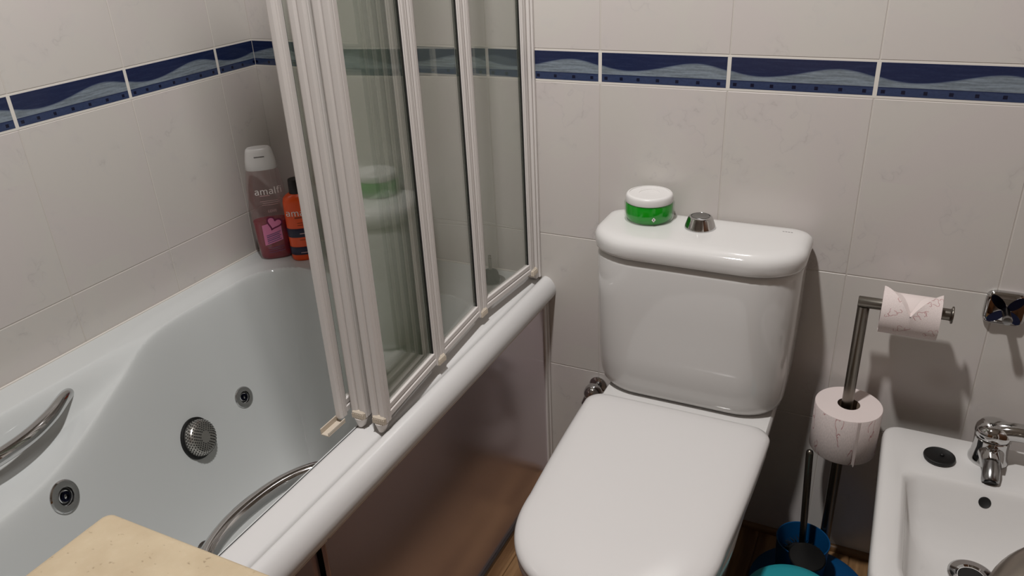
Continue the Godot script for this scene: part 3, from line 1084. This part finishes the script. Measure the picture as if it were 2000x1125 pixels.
# ------------------------------------------------------------------ stand, rolls, brush, bins
func build_stand() -> void:
	var px := 1.4275
	var pz := 0.077
	var sd := thing("toilet_roll_stand", "brushed steel toilet roll stand on a round turquoise base coloured as if in shade", "stand", Vector3(1.412, 0, 0.150))
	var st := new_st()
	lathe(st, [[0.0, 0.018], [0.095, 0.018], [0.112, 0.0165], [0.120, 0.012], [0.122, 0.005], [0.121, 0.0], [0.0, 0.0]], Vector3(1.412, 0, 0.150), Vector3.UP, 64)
	part("base", st, M.shaded_turquoise, sd)
	st = new_st()
	lathe(st, [[0.0105, 0.0], [0.0105, 0.632], [0.0, 0.632]], Vector3(px, 0.017, pz), Vector3.UP, 28)
	part("post", st, M.steel, sd)
	st = new_st()
	var ay := 0.6565
	tube(st, [Vector3(px - 0.0105, ay, pz), Vector3(px - 0.0095, ay, pz), Vector3(px + 0.139, ay, pz)], [0.0095, 0.0105, 0.0105], 28)
	part("arm", st, M.steel, sd)
	st = new_st()
	lathe(st, [[0.0, 0.0], [0.0105, 0.0], [0.0118, 0.002], [0.0150, 0.0025], [0.0155, 0.004], [0.0150, 0.0055], [0.0, 0.0058]], Vector3(px + 0.138, ay, pz), Vector3.RIGHT, 32)
	part("end_knob", st, M.steel, sd)
	# spare roll threaded on the post
	var rc := Vector3(px + 0.003, 0.337, pz + 0.004)
	var r1 := thing("toilet_roll", "spare toilet roll threaded on the upright post of the stand", "toilet roll", rc)
	st = new_st()
	var rows := []
	var R := 0.0615
	for p in [[R - 0.0008, 0.0], [R, 0.0012], [R, 0.099], [R - 0.0008, 0.1002]]:
		rows.append(circle(rc + Vector3.UP * p[1], Vector3(p[0], 0, 0), Vector3(0, 0, p[0]), 64))
	rows.reverse()
	grid(st, rows, true, true, 2.0, 1.0)
	part("printed_layer", st, M.paper, r1)
	for s in [[0.1002, true], [0.0, false]]:
		st = new_st()
		var ring := [circle(rc + Vector3.UP * s[0], Vector3(R - 0.0008, 0, 0), Vector3(0, 0, R - 0.0008), 64), circle(rc + Vector3.UP * s[0], Vector3(0.0205, 0, 0), Vector3(0, 0, 0.0205), 64)]
		grid(st, ring, true, false, 1, 1, not s[1])
		part("end_face", st, M.paper_plain, r1)
	st = new_st()
	grid(st, [circle(rc + Vector3.UP * 0.0995, Vector3(0.0204, 0, 0), Vector3(0, 0, 0.0204), 40), circle(rc + Vector3.UP * 0.0005, Vector3(0.0204, 0, 0), Vector3(0, 0, 0.0204), 40)], true, false, 1, 1, true)
	part("core", st, M.card, r1)
	st = new_st()   # glued end of the paper running down the roll
	var ta := 1.12
	var strip := []
	for k in 6:
		var a := ta + 0.10 * k / 5.0
		var rr_ := R + 0.0012 * (k / 5.0)
		strip.append(PackedVector3Array([rc + Vector3(rr_ * cos(a), 0.0995, rr_ * sin(a)), rc + Vector3(rr_ * cos(a), -0.004 * sin(k * 1.1), rr_ * sin(a))]))
	grid(st, strip, false)
	part("loose_end", st, M.paper_plain, r1)
	build_hung_roll(Vector3(px + 0.029, ay - 0.009, pz + 0.001))
	# brush cup and brush
	var cc := Vector3(1.388, 0.018, 0.130)
	var cup := thing("toilet_brush_cup", "turquoise cup, coloured as if in shade, holding the toilet brush", "cup", cc)
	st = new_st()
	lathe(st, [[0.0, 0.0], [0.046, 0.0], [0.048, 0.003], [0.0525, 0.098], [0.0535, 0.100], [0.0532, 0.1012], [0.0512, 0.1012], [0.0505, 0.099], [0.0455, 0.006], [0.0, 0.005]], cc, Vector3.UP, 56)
	part("cup_wall", st, M.shaded_turquoise, cup)
	var br := thing("toilet_brush", "toilet brush with slim steel handle standing in the shade-coloured cup", "toilet brush", cc)
	st = new_st()
	tube(st, [cc + Vector3(0.003, 0.05, 0.004), Vector3(1.3865, 0.12, 0.128), Vector3(1.3755, 0.331, 0.119), Vector3(1.3753, 0.335, 0.1188), Vector3(1.3752, 0.3375, 0.1187)], [0.0068, 0.0068, 0.0072, 0.0062, 0.003], 20)
	part("handle", st, M.steel, br)
	st = new_st()
	lathe(st, [[0.0, 0.078], [0.014, 0.078], [0.034, 0.062], [0.036, 0.055], [0.034, 0.012], [0.0, 0.008]], cc + Vector3(0.001, 0, 0.001), Vector3.UP, 28)
	part("bristle_head", st, M.bristle, br)
	st = new_st()
	for k in 340:
		var a := rng.randf() * TAU
		var y := rng.randf_range(0.014, 0.076)
		var d := Vector3(cos(a), rng.randf_range(-0.25, 0.45), sin(a)).normalized()
		var p := cc + Vector3(0.001, y, 0.001) + Vector3(cos(a), 0, sin(a)) * 0.026
		tube(st, [p, p + d * 0.013], 0.0006, 4)
	part("bristles", st, M.bristle, br).set_meta("kind", "stuff")
	st = new_st()   # dark splash plate lying over the front of the cup
	var dn := Vector3(0.05, 1.0, 0.12).normalized()
	lathe(st, [[0.0, 0.0], [0.034, 0.0], [0.036, 0.0015], [0.034, 0.0035], [0.012, 0.0050], [0.0, 0.0052]], Vector3(1.402, 0.1215, 0.182), dn, 36)
	part("splash_plate", st, M.black_plastic, br)
	# small turquoise bin in front
	var bc := Vector3(1.3955, 0.0, 0.405)
	var bn := thing("small_bin", "small turquoise bin with domed lid between toilet and bidet", "bin", bc)
	st = new_st()
	lathe(st, [[0.0, 0.0], [0.070, 0.0], [0.072, 0.004], [0.080, 0.205], [0.0815, 0.208], [0.0, 0.208]], bc, Vector3.UP, 56)
	part("bucket", st, M.turquoise, bn)
	st = new_st()
	lathe(st, [[0.0828, 0.204], [0.0840, 0.206], [0.0840, 0.220], [0.0825, 0.224], [0.0780, 0.229], [0.064, 0.2335], [0.040, 0.2365], [0.018, 0.2378], [0.0, 0.2380]], bc, Vector3.UP, 56)
	part("lid", st, M.turquoise, bn)

func build_hung_roll(o: Vector3) -> void:
	# roll on the arm; axis along x, o = left end on the axis
	var L := 0.094
	var R := 0.0345
	var r2 := thing("toilet_roll", "printed toilet roll hung on the horizontal arm with a folded notch", "toilet roll", o)
	var st := new_st()
	var rows := []
	for p in [[0.0, R - 0.0008], [0.001, R], [L - 0.001, R], [L, R - 0.0008]]:
		rows.append(circle(o + Vector3(p[0], 0, 0), Vector3(0, p[1], 0), Vector3(0, 0, p[1]), 56))
	grid(st, rows, true, true, 1.0, 1.0)
	part("layers", st, M.paper_plain, r2)
	for s in [0.0, L]:
		st = new_st()
		grid(st, [circle(o + Vector3(s, 0, 0), Vector3(0, R - 0.0008, 0), Vector3(0, 0, R - 0.0008), 48), circle(o + Vector3(s, 0, 0), Vector3(0, 0.0198, 0), Vector3(0, 0, 0.0198), 48)], true, false, 1, 1, s > 0.01)
		part("end_face", st, M.paper_plain, r2)
	st = new_st()
	grid(st, [circle(o + Vector3(0.0006, 0, 0), Vector3(0, 0.0197, 0), Vector3(0, 0, 0.0197), 40), circle(o + Vector3(L - 0.0006, 0, 0), Vector3(0, 0.0197, 0), Vector3(0, 0, 0.0197), 40)])
	part("core", st, M.card, r2)
	# outer sheet: angle 0 = top, growing towards the room and down; its edge is cut in a deep V
	st = new_st()
	var nx := 40
	var na := 40
	var sheet := []
	var edge := func(u: float) -> float:
		var v: float = abs(u - 0.50) / 0.50
		return lerp(1.30, -0.32, pow(v, 0.95)) if u < 0.5 else lerp(1.30, -0.05, pow(v, 0.85))
	for i in nx + 1:
		var u := float(i) / nx
		var row := PackedVector3Array()
		var a0: float = edge.call(u)
		for k in na + 1:
			var t := float(k) / na
			var a := lerpf(a0, 3.3, t)
			var lift := 0.0062 + 0.0030 * pow(1.0 - t, 6.0)
			row.append(o + Vector3(u * L, (R + lift) * cos(a), (R + lift) * sin(a)))
		sheet.append(row)
	for i in nx:
		for k in na:
			var p := [sheet[i][k], sheet[i + 1][k], sheet[i + 1][k + 1], sheet[i][k + 1]]
			var uvs := []
			for q in p:
				var ang := atan2(q.z - o.z, q.y - o.y)
				uvs.append(Vector2((ang + 0.6) * 0.22, (q.x - o.x) / L))
			quad_uv(st, p, uvs)
	part("printed_sheet", st, M.paper, r2)
	# the two corners folded under, standing up inside the notch
	for s in [0, 1]:
		st = new_st()
		var fl := []
		for k in 9:
			var t := k / 8.0
			var u: float = lerp(0.03, 0.49, t) if s == 0 else lerp(0.97, 0.51, t)
			var a1: float = edge.call(u)
			var a2: float = a1 - 0.42 * sin(PI * clamp(t * 1.15, 0.0, 1.0)) - 0.03
			fl.append(PackedVector3Array([o + Vector3(u * L, (R + 0.0090) * cos(a1), (R + 0.0090) * sin(a1)), o + Vector3((u + (0.05 if s == 0 else -0.05)) * L, (R + 0.0012) * cos(a2), (R + 0.0012) * sin(a2))]))
		grid(st, fl, false, false, 1, 1, s == 1)
		part("folded_corner", st, M.paper_plain, r2)

func build_steel_bin() -> void:
	var c := Vector3(1.732, 0.0, 0.830)
	var b := thing("steel_bin", "tall brushed steel bin with rounded lid in front of the bidet", "bin", c)
	var st := new_st()
	lathe(st, [[0.0, 0.0], [0.150, 0.0], [0.152, 0.004], [0.152, 0.022], [0.149, 0.024]], c, Vector3.UP, 72)
	part("base_ring", st, M.black_plastic, b)
	st = new_st()
	lathe(st, [[0.149, 0.023], [0.149, 0.672]], c, Vector3.UP, 72)
	part("drum", st, M.steel_bin, b)
	st = new_st()
	lathe(st, [[0.150, 0.671], [0.1580, 0.673], [0.1600, 0.680], [0.1600, 0.700], [0.1575, 0.714], [0.1505, 0.725], [0.1395, 0.7320], [0.1260, 0.7355], [0.100, 0.737], [0.0, 0.738]], c, Vector3.UP, 72)
	part("lid", st, M.steel_bin, b)

# ------------------------------------------------------------------ things on the wall, the rim and the cistern
func build_hook() -> void:
	var c := Vector3(1.655, 0.652, 0.0)
	var h := thing("wall_hook", "square chrome wall hook with four dark lobes standing in for reflections", "hook", c)
	var st := new_st()
	var rings := []
	# cushion shape: soft square rings rising to a shallow dome
	for r in [[0.0325, 0.0], [0.0335, 0.003], [0.0335, 0.009], [0.0315, 0.0125], [0.0270, 0.0145], [0.018, 0.0165], [0.008, 0.0178]]:
		var ring := PackedVector3Array()
		for i in 48:
			var a := TAU * i / 48
			var m := 2.0 / 5.0
			ring.append(c + Vector3(r[0] * signf(cos(a)) * pow(abs(cos(a)), m), r[0] * 0.95 * signf(sin(a)) * pow(abs(sin(a)), m), r[1]))
		rings.append(ring)
	loft(st, rings)
	var pl := part("plate", st, M.chrome, h)
	for k in 4:  # four dark lobes: reflections in the chrome, modelled and coloured in
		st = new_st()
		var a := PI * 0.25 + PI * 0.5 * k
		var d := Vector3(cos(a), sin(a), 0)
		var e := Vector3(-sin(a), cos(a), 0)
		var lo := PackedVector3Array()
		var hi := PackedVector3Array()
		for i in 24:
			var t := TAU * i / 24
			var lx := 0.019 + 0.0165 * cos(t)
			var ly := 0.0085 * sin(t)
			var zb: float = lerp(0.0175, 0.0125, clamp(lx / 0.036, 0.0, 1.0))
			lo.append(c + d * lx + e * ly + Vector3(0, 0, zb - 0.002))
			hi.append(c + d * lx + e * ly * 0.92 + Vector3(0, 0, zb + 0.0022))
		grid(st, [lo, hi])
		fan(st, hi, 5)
		part("reflection_lobe", st, M.dark_chrome, pl)
	st = new_st()
	lathe(st, [[0.0070, 0.014], [0.0068, 0.046], [0.0078, 0.050], [0.0082, 0.056], [0.0072, 0.0605], [0.0, 0.0615]], c, Vector3.BACK, 28)
	part("peg", st, M.chrome_soft, h)

func build_diverter() -> void:
	var c := Vector3(0.652, RIM - 0.001, 0.060)
	var v := thing("bath_valve", "dark round bath valve stub with bare spindle behind the glass", "valve", c)
	var st := new_st()
	lathe(st, [[0.0, 0.0], [0.0295, 0.0], [0.0300, 0.0015], [0.0285, 0.0030], [0.019, 0.0034]], c, Vector3.UP, 40)
	part("flange", st, M.chrome_soft, v)
	st = new_st()
	lathe(st, [[0.0205, 0.003], [0.0200, 0.012], [0.0180, 0.0165], [0.0180, 0.019], [0.0150, 0.024], [0.0060, 0.0285], [0.0, 0.029]], c + Vector3(-0.004, 0, 0), Vector3.UP, 32)
	part("collar", st, M.rubber, v)
	st = new_st()
	lathe(st, [[0.0042, 0.027], [0.0040, 0.056], [0.0032, 0.057], [0.0036, 0.062], [0.0, 0.0625]], c + Vector3(-0.004, 0, 0), Vector3.UP, 16)
	part("spindle", st, M.steel, v)

# bottle body of elliptical sections in local coordinates: rows of [y, half width, half depth, squareness]
func bottle_rows(prof: Array, xf: Transform3D, grow := 0.0) -> Array:
	var rows := []
	for p in prof:
		var ring := PackedVector3Array()
		for i in 56:
			var a := TAU * i / 56
			var m: float = 2.0 / p[3]
			ring.append(xf * Vector3((p[1] + grow) * signf(cos(a)) * pow(abs(cos(a)), m), p[0], (p[2] + grow) * signf(sin(a)) * pow(abs(sin(a)), m)))
		rows.append(ring)
	rows.reverse()
	return rows

func bottle_front(prof: Array, x: float, y: float) -> float:
	var k := 0
	while k < prof.size() - 2 and prof[k + 1][0] < y:
		k += 1
	var t: float = clamp((y - prof[k][0]) / (prof[k + 1][0] - prof[k][0]), 0.0, 1.0)
	var a: float = lerp(prof[k][1], prof[k + 1][1], t)
	var b: float = lerp(prof[k][2], prof[k + 1][2], t)
	var n: float = lerp(prof[k][3], prof[k + 1][3], t)
	return b * pow(max(0.0, 1.0 - pow(min(1.0, abs(x) / a), n)), 1.0 / n)

func wrap_point(prof: Array, xf: Transform3D, x: float, y: float, off: float) -> Vector3:
	return xf * Vector3(x, y, bottle_front(prof, x, y) + off)

func wrap_rect(st: SurfaceTool, prof: Array, xf: Transform3D, x0: float, x1: float, y0: float, y1: float, off := 0.0006, skew := 0.0) -> void:
	var nx := 10
	var ny := 6
	var rows := []
	for j in ny + 1:
		var row := PackedVector3Array()
		for i in nx + 1:
			var x := lerpf(x0, x1, float(i) / nx)
			row.append(wrap_point(prof, xf, x, lerpf(y0, y1, float(j) / ny) + skew * x, off))
		rows.append(row)
	grid(st, rows, false, false, 1, 1, true)

func wrap_strip(st: SurfaceTool, prof: Array, xf: Transform3D, pts: Array, w: float, off := 0.0010) -> void:
	var a := PackedVector3Array()
	var b := PackedVector3Array()
	for i in pts.size():
		var d: Vector2 = (pts[min(i + 1, pts.size() - 1)] - pts[max(i - 1, 0)]).normalized()
		var n := Vector2(-d.y, d.x) * w * 0.5
		var p: Vector2 = pts[i]
		a.append(wrap_point(prof, xf, p.x + n.x, p.y + n.y, off))
		b.append(wrap_point(prof, xf, p.x - n.x, p.y - n.y, off))
	grid(st, [a, b], false, false, 1, 1, true)

func wrap_text(prof: Array, xf: Transform3D, text: String, size: float, cx: float, cy: float, off := 0.0007) -> SurfaceTool:
	var tm := TextMesh.new()
	var f := SystemFont.new()
	f.font_names = PackedStringArray(["Droid Sans"])
	tm.font = f
	tm.text = text
	tm.font_size = 64
	tm.pixel_size = size / 64.0
	tm.depth = 0.0003
	tm.curve_step = 1.0
	var arr := tm.surface_get_arrays(0)
	var st := new_st()
	st.set_smooth_group(-1)
	var V: PackedVector3Array = arr[Mesh.ARRAY_VERTEX]
	var I = arr[Mesh.ARRAY_INDEX]
	if I == null or I.size() == 0:
		I = range(V.size())
	for k in I:
		var v := V[k]
		st.set_uv(Vector2.ZERO)
		st.add_vertex(wrap_point(prof, xf, cx + v.x, cy + v.y, off + v.z))
	return st

func build_bottles() -> void:
	# clear shower gel with white cap
	var b1 := Vector3(0.0730, RIM - 0.002, 0.1200)
	var xf := Transform3D(Basis(Vector3.UP, 0.72).scaled(Vector3(1.08, 1.02, 1.08)), b1)
	var prof := [[0.0, 0.031, 0.017, 2.6], [0.003, 0.035, 0.020, 2.6], [0.010, 0.0372, 0.0215, 2.6], [0.060, 0.0398, 0.0225, 2.5], [0.110, 0.0415, 0.0230, 2.4], [0.150, 0.0420, 0.0230, 2.4], [0.185, 0.0408, 0.0225, 2.4], [0.210, 0.0372, 0.0215, 2.4], [0.226, 0.0340, 0.0208, 2.4]]
	var g := thing("shower_gel_bottle", "clear shower gel bottle with white cap and pink heart label", "bottle", b1)
	var st := new_st()
	loft(st, bottle_rows(prof, xf))
	part("body", st, M.clear_plastic, g)
	st = new_st()
	var liq := []
	for p in prof:
		if p[0] < 0.098:
			liq.append([p[0] + 0.0016, p[1] - 0.0015, p[2] - 0.0015, p[3]])
	liq.append([0.0985, 0.0395, 0.0214, 2.4])
	loft(st, bottle_rows(liq, xf))
	part("liquid", st, M.water_pink, g, "dark pink gel")
	st = new_st()
	loft(st, bottle_rows([[0.2262, 0.0335, 0.0205, 2.5], [0.2275, 0.0345, 0.0212, 2.5], [0.245, 0.0330, 0.0205, 2.5], [0.268, 0.0290, 0.0185, 2.5], [0.2735, 0.0272, 0.0172, 2.5], [0.2765, 0.0240, 0.0150, 2.5]], xf))
	var cap := part("cap", st, M.white_plastic, g)
	st = new_st()
	box(st, Vector3(-0.011, 0.2580, 0.0178), Vector3(0.011, 0.2595, 0.0206), 0.0004, xf)
	part("thumb_groove", st, M.mark, cap)
	part("lettering", wrap_text(prof, xf, "amalfi", 0.0215, 0.006, 0.1760), M.print_white, g)
	part("lettering", wrap_text(prof, xf, "LOVE", 0.0085, 0.008, 0.1270), M.print_pale, g)
	st = new_st()
	wrap_rect(st, prof, xf, -0.014, 0.008, 0.1650, 0.1668)
	wrap_rect(st, prof, xf, -0.015, 0.024, 0.1520, 0.1530)
	wrap_rect(st, prof, xf, -0.010, 0.026, 0.1475, 0.1485)
	wrap_rect(st, prof, xf, -0.012, 0.022, 0.1425, 0.1435)
	part("small_print", st, M.print_pale, g).set_meta("kind", "stuff")
	st = new_st()
	wrap_rect(st, prof, xf, -0.0215, 0.0200, 0.0460, 0.0980, 0.0007, 0.28)
	part("label", st, M.label_pink, g, "pink label with a dark pink heart")
	st = new_st()
	var heart := []
	for i in 49:
		var t := TAU * i / 48
		var hx := 0.0165 * pow(sin(t), 3.0)
		var hy := 0.00105 * (13.0 * cos(t) - 5.0 * cos(2 * t) - 2.0 * cos(3 * t) - cos(4 * t))
		heart.append(Vector2(0.006, 0.0960) + Vector2(hx, hy).rotated(-0.42))
	wrap_strip(st, prof, xf, heart, 0.0034, 0.0011)
	var hs := new_st()
	var hc := Vector2(0.006, 0.0960)
	var hrows := []
	for k in 6:
		var row := PackedVector3Array()
		for q in heart:
			var p2: Vector2 = hc + (q - hc) * (k / 5.0)
			row.append(wrap_point(prof, xf, p2.x, p2.y, 0.0009))
		hrows.append(row)
	grid(hs, hrows, false)
	part("heart_fill", hs, M.label_pink, g)
	part("heart_outline", st, M.label_dark, g)
	st = new_st()
	for k in 5:
		wrap_rect(st, prof, xf, -0.015, 0.017 - 0.003 * (k % 2), 0.0685 - 0.0048 * k, 0.0705 - 0.0048 * k + 0.0006 * (k % 2), 0.0011, 0.28)
	for k in 3:
		wrap_rect(st, prof, xf, -0.016, 0.020 - 0.004 * (k % 2), 0.0330 - 0.0055 * k, 0.0340 - 0.0055 * k, 0.0008, 0.10)
	part("small_print", st, M.label_grey, g).set_meta("kind", "stuff")
	# orange bottle with black cap
	var b2 := Vector3(0.1500, RIM - 0.002, 0.0980)
	var xg := Transform3D(Basis(Vector3.UP, 0.70).scaled(Vector3(1.06, 1.0, 1.06)), b2)
	var pr := [[0.0, 0.029, 0.019, 2.5], [0.003, 0.033, 0.0225, 2.5], [0.008, 0.0345, 0.0240, 2.5], [0.080, 0.0352, 0.0245, 2.5], [0.150, 0.0352, 0.0245, 2.5], [0.160, 0.0330, 0.0235, 2.4], [0.167, 0.0270, 0.0205, 2.2], [0.1715, 0.0190, 0.0165, 2.0]]
	var o := thing("shampoo_bottle", "orange shampoo bottle with black cap and navy bands", "bottle", b2)
	st = new_st()
	loft(st, bottle_rows(pr, xg))
	part("body", st, M.orange, o)
	st = new_st()
	loft(st, bottle_rows([[0.1700, 0.0172, 0.0160, 2.0], [0.1702, 0.0172, 0.0160, 2.0], [0.2040, 0.0160, 0.0150, 2.0], [0.2060, 0.0150, 0.0140, 2.0]], xg))
	part("cap", st, M.black_plastic, o)
	for y in [[0.0640, 0.0870], [0.0180, 0.0390]]:
		st = new_st()
		loft(st, bottle_rows([[y[0], 0.0352, 0.0245, 2.5], [y[0] + 0.0008, 0.0356, 0.0249, 2.5], [y[1] - 0.0008, 0.0358, 0.0251, 2.5], [y[1], 0.0354, 0.0247, 2.5]], xg), false, false)
		part("band", st, M.navy, o, "navy printed band")
	part("lettering", wrap_text(pr, xg, "amalfi", 0.0215, -0.002, 0.1270), M.print_white, o)
	st = new_st()
	wrap_rect(st, pr, xg, -0.014, 0.012, 0.1135, 0.1165)
	wrap_rect(st, pr, xg, -0.010, 0.018, 0.1010, 0.1020)
	wrap_rect(st, pr, xg, -0.010, 0.018, 0.0950, 0.0960)
	wrap_rect(st, pr, xg, -0.010, 0.018, 0.0570, 0.0580)
	part("small_print", st, M.print_brown, o).set_meta("kind", "stuff")
	st = new_st()
	wrap_rect(st, pr, xg, -0.008, 0.010, 0.0730, 0.0752, 0.0016)
	wrap_rect(st, pr, xg, -0.012, 0.016, 0.0235, 0.0255, 0.0016)
	part("small_print", st, M.print_pale, o).set_meta("kind", "stuff")

func build_jar() -> void:
	var c := Vector3(1.0135, 0.7604, 0.0570)
	var j := thing("green_jar", "green gel air freshener jar with white lid on the cistern", "jar", c)
	var st := new_st()
	lathe(st, [[0.0, 0.0015], [0.041, 0.0015], [0.0455, 0.006], [0.0465, 0.012], [0.0465, 0.034], [0.0440, 0.038], [0.0, 0.038]], c, Vector3.UP, 56)
	part("gel", st, M.green_gel, j)
	st = new_st()
	lathe(st, [[0.0, 0.0], [0.0425, 0.0], [0.0470, 0.0025], [0.0490, 0.008], [0.0490, 0.0355], [0.0470, 0.0385], [0.0455, 0.0390]], c, Vector3.UP, 56)
	part("glass_wall", st, M.green_shell, j)
	st = new_st()
	lathe(st, [[0.0465, 0.0385], [0.0470, 0.0398], [0.0460, 0.0490], [0.0450, 0.0520], [0.0432, 0.0537], [0.0410, 0.0543], [0.0396, 0.0543], [0.0394, 0.0528], [0.0388, 0.0527], [0.0205, 0.0527], [0.0204, 0.0520], [0.0195, 0.0519], [0.0, 0.0519]], c, Vector3.UP, 64)
	part("lid", st, M.white_plastic, j)
	# small diamond emblem facing the room
	var a := 1.10
	var n := Vector3(cos(a), 0, sin(a))
	var e := Vector3(sin(a), 0, -cos(a))
	var m := c + n * 0.0495 + Vector3(0, 0.0145, 0)
	st = new_st()
	st.set_smooth_group(-1)
	var s := 0.0048
	quad(st, m - e * s * 0.85, m + Vector3.UP * s, m + e * s * 0.85, m - Vector3.UP * s)
	var em := part("emblem", st, M.print_white, j)
	st = new_st()
	st.set_smooth_group(-1)
	var m2 := m + n * 0.0003
	quad(st, m2 - e * 0.0006 - Vector3.UP * 0.0022, m2 - e * 0.0008 + Vector3.UP * 0.0022, m2 + e * 0.0008 + Vector3.UP * 0.0022, m2 + e * 0.0006 - Vector3.UP * 0.0022)
	part("emblem_stroke", st, M.rubber, em)

# ------------------------------------------------------------------ vanity
func build_vanity() -> void:
	var x0 := 0.800
	var z0 := 1.142
	var x1 := 1.33
	var v := thing("vanity_cabinet", "wooden vanity cabinet under the beige stone counter", "cabinet", Vector3(1.06, 0, 1.56))
	var st := new_st()
	box(st, Vector3(x0 + 0.015, 0.08, z0 + 0.02), Vector3(x1 - 0.01, 0.784, 1.72), 0.003)
	part("body", st, M.cabinet, v)
	st = new_st()
	box(st, Vector3(x0 + 0.04, 0.0, z0 + 0.07), Vector3(x1 - 0.05, 0.08, 1.70), 0.002)
	part("plinth", st, M.cabinet, v)
	for k in 2:
		st = new_st()
		var a := x0 + 0.020 + k * 0.2465
		box(st, Vector3(a, 0.09, z0 + 0.004), Vector3(a + 0.243, 0.776, z0 + 0.020), 0.003)
		var d := part("door", st, M.cabinet, v)
		st = new_st()
		var hx := a + (0.22 if k == 0 else 0.023)
		tube(st, [Vector3(hx, 0.62, z0 - 0.012), Vector3(hx, 0.72, z0 - 0.012)], 0.005, 12)
		for y in [0.635, 0.705]:
			tube(st, [Vector3(hx, y, z0 - 0.012), Vector3(hx, y, z0 + 0.006)], 0.004, 10)
		part("handle", st, M.chrome_soft, d)
	var ct := thing("stone_counter", "beige speckled stone counter corner beside the bath", "counter", Vector3(1.06, 0.785, 1.56))
	st = new_st()
	# slab with softly rounded front corner and edges
	var rings := []
	for r in [[0.825, 0.006], [0.8245, 0.0035], [0.823, 0.0012], [0.8205, 0.0], [0.789, 0.0], [0.786, 0.002]]:
		var ring := PackedVector3Array()
		var lo := Vector2(x0 + r[1], z0 + r[1])
		var hi := Vector2(x1 - r[1], 1.74)
		var cr := 0.009
		for i in 9:
			var a := PI + PI * 0.5 * i / 8.0
			ring.append(Vector3(lo.x + cr + cr * cos(a), r[0], lo.y + cr + cr * sin(a)))
		for i in 9:
			var a := PI * 1.5 + PI * 0.5 * i / 8.0
			ring.append(Vector3(hi.x - cr + cr * cos(a), r[0], lo.y + cr + cr * sin(a)))
		ring.append(Vector3(hi.x, r[0], hi.y))
		ring.append(Vector3(lo.x, r[0], hi.y))
		ring.reverse()
		rings.append(ring)
	loft(st, rings, false, true)
	st.set_smooth_group(6)
	var top: PackedVector3Array = rings[0]
	var mid := Vector3.ZERO
	for p in top:
		mid += p
	mid = Vector3((x0 + x1) * 0.5, 0.825, (z0 + 1.74) * 0.5)
	for i in top.size():
		var j := (i + 1) % top.size()
		tri(st, mid, top[j], top[i])
	var m: StandardMaterial3D = M.stone
	m.uv1_triplanar = true
	m.uv1_world_triplanar = true
	m.uv1_scale = Vector3(3.0, 3.0, 3.0)
	part("slab", st, m, ct)

func build_lamp() -> void:
	var c := Vector3(0.97, ROOM_Y, 0.90)
	var l := thing("ceiling_lamp", "small round ceiling spot lamp over the toilet", "lamp", c)
	var st := new_st()
	lathe(st, [[0.0, -0.001], [0.075, -0.001], [0.075, -0.010], [0.066, -0.018], [0.055, -0.020], [0.052, -0.012]], c, Vector3.UP, 40)
	part("ring", st, M.chrome_soft, l)
	st = new_st()
	lathe(st, [[0.0, -0.016], [0.030, -0.015], [0.052, -0.012]], c, Vector3.UP, 40)
	part("glowing_disc", st, M.lamp_glow, l)

# ------------------------------------------------------------------ main
func _ready() -> void:
	# camera
	var cam := Camera3D.new()
	cam.name = "camera"
	add_child(cam)
	cam.transform = Transform3D(Basis(Vector3.UP, 0.4702) * Basis(Vector3.RIGHT, -0.4523) * Basis(Vector3.BACK, -0.0490), Vector3(1.4316, 1.3361, 1.4976))
	cam.fov = 40.096
	cam.near = 0.02
	cam.far = 20.0
	# environment: a closed room, no daylight
	var env := Environment.new()
	env.background_mode = Environment.BG_COLOR
	env.background_color = Color(0.0, 0.0, 0.0)
	env.tonemap_mode = Environment.TONE_MAPPER_LINEAR
	env.tonemap_exposure = 1.0
	env.sdfgi_enabled = true
	env.ssao_enabled = true
	env.ssil_enabled = true
	var we := WorldEnvironment.new()
	we.name = "environment"
	we.environment = env
	add_child(we)
	# the ceiling spot
	var om := SpotLight3D.new()
	om.name = "ceiling_lamp_light"
	add_child(om)
	om.position = Vector3(0.97, ROOM_Y - 0.07, 0.90)
	om.rotation = Vector3(-PI * 0.5, 0, 0)
	om.light_color = Color(1.0, 0.99, 0.985)
	om.light_energy = 2.9
	om.light_size = 0.05
	om.spot_angle = 62.0
	om.spot_angle_attenuation = 0.6
	om.spot_range = 8.0
	om.spot_attenuation = 2.0
	om.shadow_enabled = true
	rng.seed = 77
	make_materials()
	build_setting()
	build_tub()
	build_screen()
	build_toilet()
	build_bidet()
	build_stand()
	build_vanity()
	build_steel_bin()
	build_angle_valve()
	build_hook()
	build_diverter()
	build_bottles()
	build_jar()
	build_lamp()
